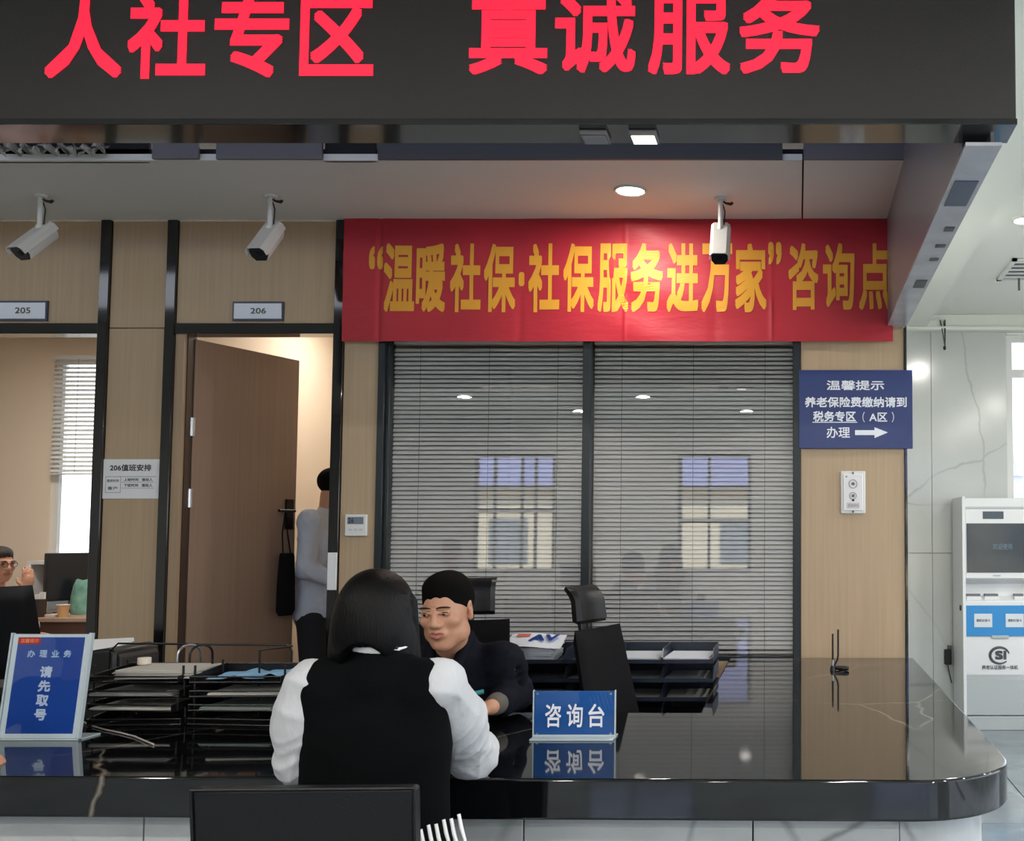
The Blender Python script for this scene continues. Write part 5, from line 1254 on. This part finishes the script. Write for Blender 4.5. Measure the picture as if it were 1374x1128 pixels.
# ---- the woman in front of the counter, seen from behind
wp = V3((PX(492, 2.52, 1050), 2.62, .50)); wn = V3(P(512, 893, 2.60)); wh = V3(P(508, 836, 2.63)); 
wsl = V3(P(420, 915, 2.58)); wsr = V3(P(590, 915, 2.60))
wel = V3(P(402, 1020, 2.60)); wer = V3(P(632, 1003, 2.88)); wer[2] = ZK+.058
wwl = V3((wel[0]+.12, 3.02, ZK+.045)); wwr = V3(P(585, 990, 3.05)); wwr[2] = ZK+.04
wche = wn+(wp-wn)*.34; wabd = wn+(wp-wn)*.66
WJ = dict(root=(wp[0], wp[1], 0), pel=wp, abd=wabd, che=wche, nek=wn, head=wh, R=headR(math.radians(180-8), math.radians(14)),
    sh=(wsr, wsl), el=(wer, wel), wr=(wwr, wwl), hd=((-.9, .4, -.02), (.5, .85, -.02)), hn=((0, 0, 1), (0, 0, 1)),
    hip=(wp+V3((.09, .02, -.03)), wp+V3((-.09, .02, -.03))), kn=(wp+V3((.11, .42, -.02)), wp+V3((-.11, .42, -.02))), an=(wp+V3((.10, .40, -.42)), wp+V3((-.10, .40, -.42))), toe=(wp+V3((.10, .56, 0)), wp+V3((-.10, .56, 0))), curl=(.4, .4))
cxw = wp[0]
axw = (axis((cxw-.42, cxw+.5, .006)), axis((2.38, 3.4, .006)), axis((0, .7, .014), (.7, wh[2]+.18, .0055)))
woman, tbw = figure('person', 'woman with long black hair, black vest and white blouse seated with her back turned', WJ, axw, cxw, .98, fem=True, sc=.92)
axw2 = (axis((cxw-.45, cxw+.5, .006)), axis((2.25, 3.3, .006)), axis((.32, wn[2]+.12, .006)))
def folds(F, a, b, n, r, seed):
    rg = np.random.default_rng(seed); a, b = V3(a), V3(b)
    for k in range(n):
        q = a+(b-a)*rg.uniform(.05, .95)+rg.normal(0, r*.55, 3); d = rg.normal(0, 1, 3); d[2] *= 1.3; d /= np.linalg.norm(d); F.rc(q, q+d*.07, .004, .012, .022, sub=True)
def vest(F):
    F.el(wp+V3((0, -.01, .0)), (.185, .135, .16), 0, tbw); F.el(wabd, (.160, .118, .17), .06, tbw); F.el(wche, (.165, .118, .18), .06, tbw)
    a, b = V3(wsl), V3(wsr); m = (a+b)/2; F.rc(m+(a-m)*.80, m+(b-m)*.80, .060, k=.05); F.rc(wn+V3((0, 0, -.03)), wn+V3((0, .005, .02)), .080, .072, .03)
    F.rc(m+(a-m)*.80+V3((0, -.015, -.03)), wp+V3((-.13, -.02, .06)), .056, .05, .04); F.rc(m+(b-m)*.80+V3((0, -.015, -.03)), wp+V3((.12, -.02, .06)), .05, .05, .04)
    F.rc(wp+V3((.10, -.02, .12)), wp+V3((.17, -.03, -.06)), .07, .06, .05)
    F.half(wn+V3((0, 0, .036)), (0, .25, 1)); 
cloth(axw2, 'vest', KNIT, woman, vest, wr=(.002, 16, 6))
def bl(F):
    for s, e, w_, sd in ((V3(wsl), V3(wel), V3(wwl), 1), (V3(wsr), V3(wer), V3(wwr), 2)):
        F.rc(s+V3((0, 0, -.008)), s+(e-s)*.5, .064, .068, .04); F.rc(s+(e-s)*.4, e, .066, .062 if sd == 2 else .058, .04); F.rc(e, e+(w_-e)*.8, .062 if sd == 2 else .05, .040, .03); F.rc(e+(w_-e)*.80, e+(w_-e)*.94, .036, .034, .006)
    F.rc(V3(wsl), V3(wsr), .045, k=.03)
    F.half((0, 0, ZK+.001), (0, 0, -1)) if False else None
    F.rc(wn+V3((0, 0, -.02)), wn+V3((0, .005, .045)), .058, .056, .02)
cloth(axw2, 'blouse', WSHIRT, woman, bl, relax=2, wr=(.0042, 26, 3))
# collar rim with dark pattern
ring = [Vector(wn+V3((.064*math.cos(a), .062*math.sin(a)+.005, .052+.008*math.sin(a)))) for a in [2*PI*k/28 for k in range(28)]]
MB().tube(ring, .012, 8, closed=True).build('collar', PAPER, woman, smooth=True)
for k in (22, 23, 24.5): a = 2*PI*k/28; c = Vector(wn+V3((.072*math.cos(a), .070*math.sin(a)+.004, .055+.008*math.sin(a)))); MB().sph(c, (.007, .004, .005), 8, 6).build('collar_spot', BLACK, woman, smooth=True)
# hair
hcw = wh
def lh(F):
    R = WJ['R']; T = lambda p: hcw+R @ (V3(p)*.98)
    F.el(T((0, .022, .040)), (.084, .104, .094), 0, R)
    F.el(T((0, .03, -.035)), (.092, .090, .095), .05, R)
    F.el(hcw+V3((-.080, -.005, -.11)), (.036, .055, .10), .04); F.el(hcw+V3((.070, -.005, -.11)), (.034, .055, .095), .04)
    rg = np.random.default_rng(4)
    for k in range(46):   # locks
        a = rg.uniform(.05, .95)*PI; x = math.cos(a)*.092; y = -math.sin(a)*.085
        z1 = rg.uniform(.02, .07); z2 = -rg.uniform(.14, .20) if abs(math.cos(a)) > .5 else -rg.uniform(.03, .045)
        p = hcw+V3((x*.82, y*.86+.0, z1)); q = hcw+V3((x*1.04+rg.normal(0, .006), y*.74, z2)); F.rc(p, q, .013, .007, .012)
    F.el(T((0, -.13, -.03)), (.07, .07, .10), .01, R, sub=True)
    F.el(hcw+V3((.002, -.10, -.092)), (.050, .085, .050), .012, sub=True)
cloth((axis((cxw-.2, cxw+.25, .004)), axis((2.42, 2.85, .004)), axis((wh[2]-.27, wh[2]+.17, .004))), 'hair', HAIR, woman, lh, relax=1)
mb = MB(); rg = np.random.default_rng(11)
for k in range(230):
    a = rg.uniform(-.1, 1.1)*PI; x = math.cos(a); y = -math.sin(a)
    p0 = Vector(hcw)+Vector((x*.05, y*.046, .116)); p1 = Vector(hcw)+Vector((x*.088, y*.096, .055)); p2 = Vector(hcw)+Vector((x*.098, y*.092, -.05)); p3 = Vector(hcw)+Vector((x*(.104+rg.uniform(-.006, .014)), y*.078-.005, (-.14-rg.uniform(0, .07)) if abs(x) > .5 else -.04-.012*rg.uniform(0, 1)))
    mb.tube([p0, p1, p2, p3], [.0012, .0018, .0016, .0006], 4, cap=False)
mb.build('hair_strands', HAIR, woman, smooth=True)
# patterned scarf end below the vest, right side
cf = P(580, 1114, 2.42)
for k in range(6):
    a = Vector((cf.x-.03+.016*k, 2.43+.004*k, cf.z+.004*(k % 2)+.01*k*.5)); MB().tube([a, a+Vector((.008, -.004, -.03)), a+Vector((.022, -.004, -.075))], [.004, .0045, .003], 6).build('fringe', PAPER, woman, smooth=True)
def sk(F):
    for i in (0, 1): F.rc(WJ['hip'][i], WJ['kn'][i], .10, .07, .04); F.rc(WJ['kn'][i], WJ['an'][i], .066, .048, .02)
    F.el(wp, (.18, .135, .11), .05)
    F.rc(wp+V3((.10, -.03, .05)), wp+V3((.20, -.04, -.14)), .07, .06, .03)
cloth((axis((cxw-.35, cxw+.35, .012)), axis((2.35, 3.2, .012)), axis((.03, .66, .012))), 'trousers', KNIT, woman, sk, relax=1)
shoes(woman, WJ, SHOE)

# ---- standing man in the room behind the open door
ms = 1.0; Yq = 6.55
def Q(px, py, dy=0): return V3(P(px, py, Yq+dy))
h2 = Q(450, 655); n2 = Q(440, 690); p2 = Q(428, 875); p2[2] = .94
SJ = dict(root=(p2[0], Yq, 0), pel=p2, abd=n2+(p2-n2)*.66, che=n2+(p2-n2)*.34+V3((0, 0, 0)), nek=n2, head=h2, R=headR(math.radians(125), math.radians(12)),
    sh=(n2+V3((-.03, -.17, -.05)), n2+V3((.0, .17, -.05))), el=(n2+V3((-.02, -.22, -.33)), n2+V3((.08, .22, -.33))), wr=(n2+V3((.17, -.2, -.42)), n2+V3((.25, .2, -.42))), hd=((.9, .1, 0), (.9, -.1, 0)), hn=((0, 0, 1), (0, 0, 1)),
    hip=(p2+V3((0, -.09, -.04)), p2+V3((0, .09, -.04))), kn=(V3((p2[0]+.02, Yq-.10, .50)), V3((p2[0]+.02, Yq+.10, .50))), an=(V3((p2[0]-.02, Yq-.10, .09)), V3((p2[0]-.02, Yq+.10, .09))), toe=(V3((p2[0]+.14, Yq-.12, 0)), V3((p2[0]+.14, Yq+.12, 0))), curl=(.6, .6))
axs = (axis((p2[0]-.3, p2[0]+.55, .008)), axis((Yq-.36, Yq+.36, .009)), axis((0, 1.3, .012), (1.3, 1.85, .007)))
sm_, tbs = figure('person', 'man in pale blue shirt standing behind the open brown door, half hidden by the post', SJ, axs, p2[0], 1.0)
def sh2(F):
    F.el(p2+V3((0, 0, .01)), (.19, .15, .17), 0, tbs); F.el(SJ['abd'], (.185, .145, .18), .06, tbs); F.el(SJ['che'], (.19, .145, .19), .06, tbs); F.rc(SJ['sh'][0], SJ['sh'][1], .07, k=.05)
    F.rc(n2+V3((0, 0, -.03)), n2+V3((0.01, 0, .03)), .075, .064, .03)
    for i in (0, 1): F.rc(SJ['sh'][i], SJ['el'][i], .070, .06, .03); F.rc(SJ['el'][i], V3(SJ['el'][i])*.2+V3(SJ['wr'][i])*.8, .058, .045, .02)
    F.half(p2+V3((0, 0, -.15)), (-.10, 0, -1)); F.half(n2+V3((0, 0, .04)), (.3, 0, 1))
cloth((axis((p2[0]-.32, p2[0]+.45, .008)), axis((Yq-.36, Yq+.36, .008)), axis((.7, 1.7, .008))), 'shirt', BSHIRT, sm_, sh2, relax=2, wr=(.004, 20, 8))
def tr2(F):
    F.el(p2, (.17, .135, .13), 0, tbs)
    for i in (0, 1): F.rc(SJ['hip'][i], SJ['kn'][i], .098, .075, .04); F.rc(SJ['kn'][i], SJ['an'][i], .072, .06, .02)
cloth((axis((p2[0]-.3, p2[0]+.3, .012)), axis((Yq-.3, Yq+.3, .012)), axis((.04, 1.15, .012))), 'trousers', TROUS, sm_, tr2, relax=1)
hair_short(sm_, SJ, 1.0); shoes(sm_, SJ, SHOE)

# ---- person with glasses in the office at the left edge
Yg = 7.15
def G(px, py, dy=0): return V3(P(px, py, Yg+dy))
h3 = G(0, 757); n3 = G(-6, 792); p3 = V3((n3[0]-.06, Yg, .50))
GJ = dict(root=(p3[0], Yg, 0), pel=p3, abd=n3+(p3-n3)*.66, che=n3+(p3-n3)*.34, nek=n3, head=h3, R=headR(math.radians(68), math.radians(4)),
    sh=(n3+V3((.03, .16, -.05)), n3+V3((.03, -.16, -.05))), el=(n3+V3((.1, .2, -.26)), n3+V3((.17, -.10, -.2))), wr=(n3+V3((.26, .02, -.30)), G(36, 790, -.06)), hd=((.9, -.1, 0), (.02, .05, 1)), hn=((0, 0, 1), (.75, -.6, 0)),
    hip=(p3+V3((0, .09, -.02)), p3+V3((0, -.09, -.02))), kn=(p3+V3((.4, .1, 0)), p3+V3((.4, -.1, 0))), an=(p3+V3((.42, .1, -.41)), p3+V3((.42, -.1, -.41))), toe=(p3+V3((.56, .1, 0)), p3+V3((.56, -.1, 0))), curl=(.5, .35))
axg = (axis((p3[0]-.25, p3[0]+.65, .007)), axis((Yg-.33, Yg+.36, .007)), axis((0, .8, .014), (.8, 1.42, .006)))
gp, tbg = figure('person', 'person with glasses and raised hand seated in the office at the far left', GJ, axg, p3[0], .98, sc=.95)
def sh3(F):
    F.el(p3, (.17, .13, .13), 0, tbg); F.el(GJ['abd'], (.16, .12, .17), .06, tbg); F.el(GJ['che'], (.175, .125, .18), .06, tbg); F.rc(GJ['sh'][0], GJ['sh'][1], .062, k=.05); F.rc(n3+V3((0, 0, -.03)), n3+V3((0, 0, .03)), .066, .058, .02)
    for i in (0, 1): F.rc(GJ['sh'][i], GJ['el'][i], .062, .052, .03); F.rc(GJ['el'][i], V3(GJ['el'][i])*.2+V3(GJ['wr'][i])*.8, .052, .038, .02)
    F.half(n3+V3((0, 0, .035)), (.3, 0, 1))
cloth((axis((p3[0]-.25, p3[0]+.6, .008)), axis((Yg-.33, Yg+.36, .008)), axis((.4, 1.3, .008))), 'shirt', PSHIRT, gp, sh3, relax=1)
def tr3(F):
    for i in (0, 1): F.rc(GJ['hip'][i], GJ['kn'][i], .09, .07, .04); F.rc(GJ['kn'][i], GJ['an'][i], .066, .05, .02)
cloth((axis((p3[0]-.25, p3[0]+.6, .012)), axis((Yg-.3, Yg+.3, .012)), axis((.04, .75, .012))), 'trousers', TROUS, gp, tr3, relax=1)
hair_short(gp, GJ, .98, m=mat('dark_brown_hair', '#2A211C', .7)); shoes(gp, GJ, SHOE)
Tg = lambda p: Vector(h3 + GJ['R'] @ (V3(p)*.98))
gr = thing('eyeglasses', 'dark framed eyeglasses worn by the person in the left office', 'glasses', Tg((0, -.1, .01)))
for q in (-1, 1):
    MB().tube([Tg((q*.031+.022*math.cos(a), -.103, .008+.017*math.sin(a))) for a in [2*PI*k/20 for k in range(20)]], .002, 6, closed=True).build('rim', BLACK, gr)
    MB().tube([Tg((q*.054, -.102, .012)), Tg((q*.076, -.05, .012)), Tg((q*.078, .012, .008))], .0018, 6).build('temple', BLACK, gr)
MB().tube([Tg((-.009, -.104, .012)), Tg((.009, -.104, .012))], .0018, 6).build('bridge', BLACK, gr)
# stool for that person
t = thing('office_stool', 'dark office seat under the person with glasses in the left office', 'stool', (p3[0], Yg, 0))
MB().tube([(p3[0], Yg, .35), (p3[0], Yg, .40)], [.21, .22], 28).build('seat', LEATHER, t, bevel=.01); MB().cyl((p3[0], Yg, .03), (p3[0], Yg, .36), .025, n=14).cyl((p3[0], Yg, 0), (p3[0], Yg, .03), .2, .18, 28).build('pedestal', CHROME, t)

# ---- visitor at the left edge whose hand rests on the counter
hwr = V3(P(-72, 1000, 3.02)); hwr[2] = ZK+.040
bx = hwr[0]-.42
VJ = dict(root=(bx, 2.55, 0), pel=V3((bx, 2.5, .50)), nek=V3((bx, 2.62, 1.06)), head=V3((bx, 2.66, 1.25)), R=headR(PI, .1),
    sh=(V3((bx+.17, 2.62, 1.0)), V3((bx-.17, 2.62, 1.0))), el=(V3((bx+.24, 2.78, .84)), V3((bx-.22, 2.8, .84))), wr=(hwr, V3((bx-.05, 3.02, ZK+.04))), hd=((.85, .25, -.1), (.4, .8, 0)), hn=((0, 0, 1), (0, 0, 1)),
    hip=(V3((bx+.09, 2.52, .47)), V3((bx-.09, 2.52, .47))), kn=(V3((bx+.1, 2.92, .48)), V3((bx-.1, 2.92, .48))), an=(V3((bx+.1, 2.9, .09)), V3((bx-.1, 2.9, .09))), toe=(V3((bx+.1, 3.05, 0)), V3((bx-.1, 3.05, 0))), curl=(.45, .4))
VJ['che'] = VJ['nek']+(VJ['pel']-VJ['nek'])*.34; VJ['abd'] = VJ['nek']+(VJ['pel']-VJ['nek'])*.66
axv = (axis((bx-.35, bx+.3, .01), (bx+.3, hwr[0]+.22, .004)), axis((2.3, 2.9, .01), (2.9, 3.25, .004)), axis((0, ZK-.01, .014), (ZK-.01, ZK+.08, .004), (ZK+.08, 1.42, .009)))
vp, tbv = figure('person', 'visitor at the far left edge, only fingertips resting on the counter in view', VJ, axv, bx, 1.0)
def sh4(F):
    F.el(VJ['pel'], (.18, .13, .13), 0, tbv); F.el(VJ['abd'], (.17, .125, .17), .06, tbv); F.el(VJ['che'], (.18, .13, .19), .06, tbv); F.rc(VJ['sh'][0], VJ['sh'][1], .066, k=.05)
    for i in (0, 1): F.rc(VJ['sh'][i], VJ['el'][i], .065, .055, .03); F.rc(VJ['el'][i], V3(VJ['el'][i])*.25+V3(VJ['wr'][i])*.75, .052, .036, .02)
cloth((axis((bx-.35, hwr[0]+.05, .01)), axis((2.3, 3.15, .01)), axis((.36, 1.15, .01))), 'jacket', JACKET, vp, sh4, relax=1)
def tr4(F):
    for i in (0, 1): F.rc(VJ['hip'][i], VJ['kn'][i], .09, .07, .04); F.rc(VJ['kn'][i], VJ['an'][i], .066, .05, .02)
cloth((axis((bx-.3, bx+.3, .012)), axis((2.35, 3.1, .012)), axis((.04, .62, .012))), 'trousers', TROUS, vp, tr4, relax=1)
hair_short(vp, VJ, 1.0); shoes(vp, VJ, SHOE)
client_chair('visitor_chair', 'black leather visitor chair under the visitor at the far left edge', bx, 2.52, 0)
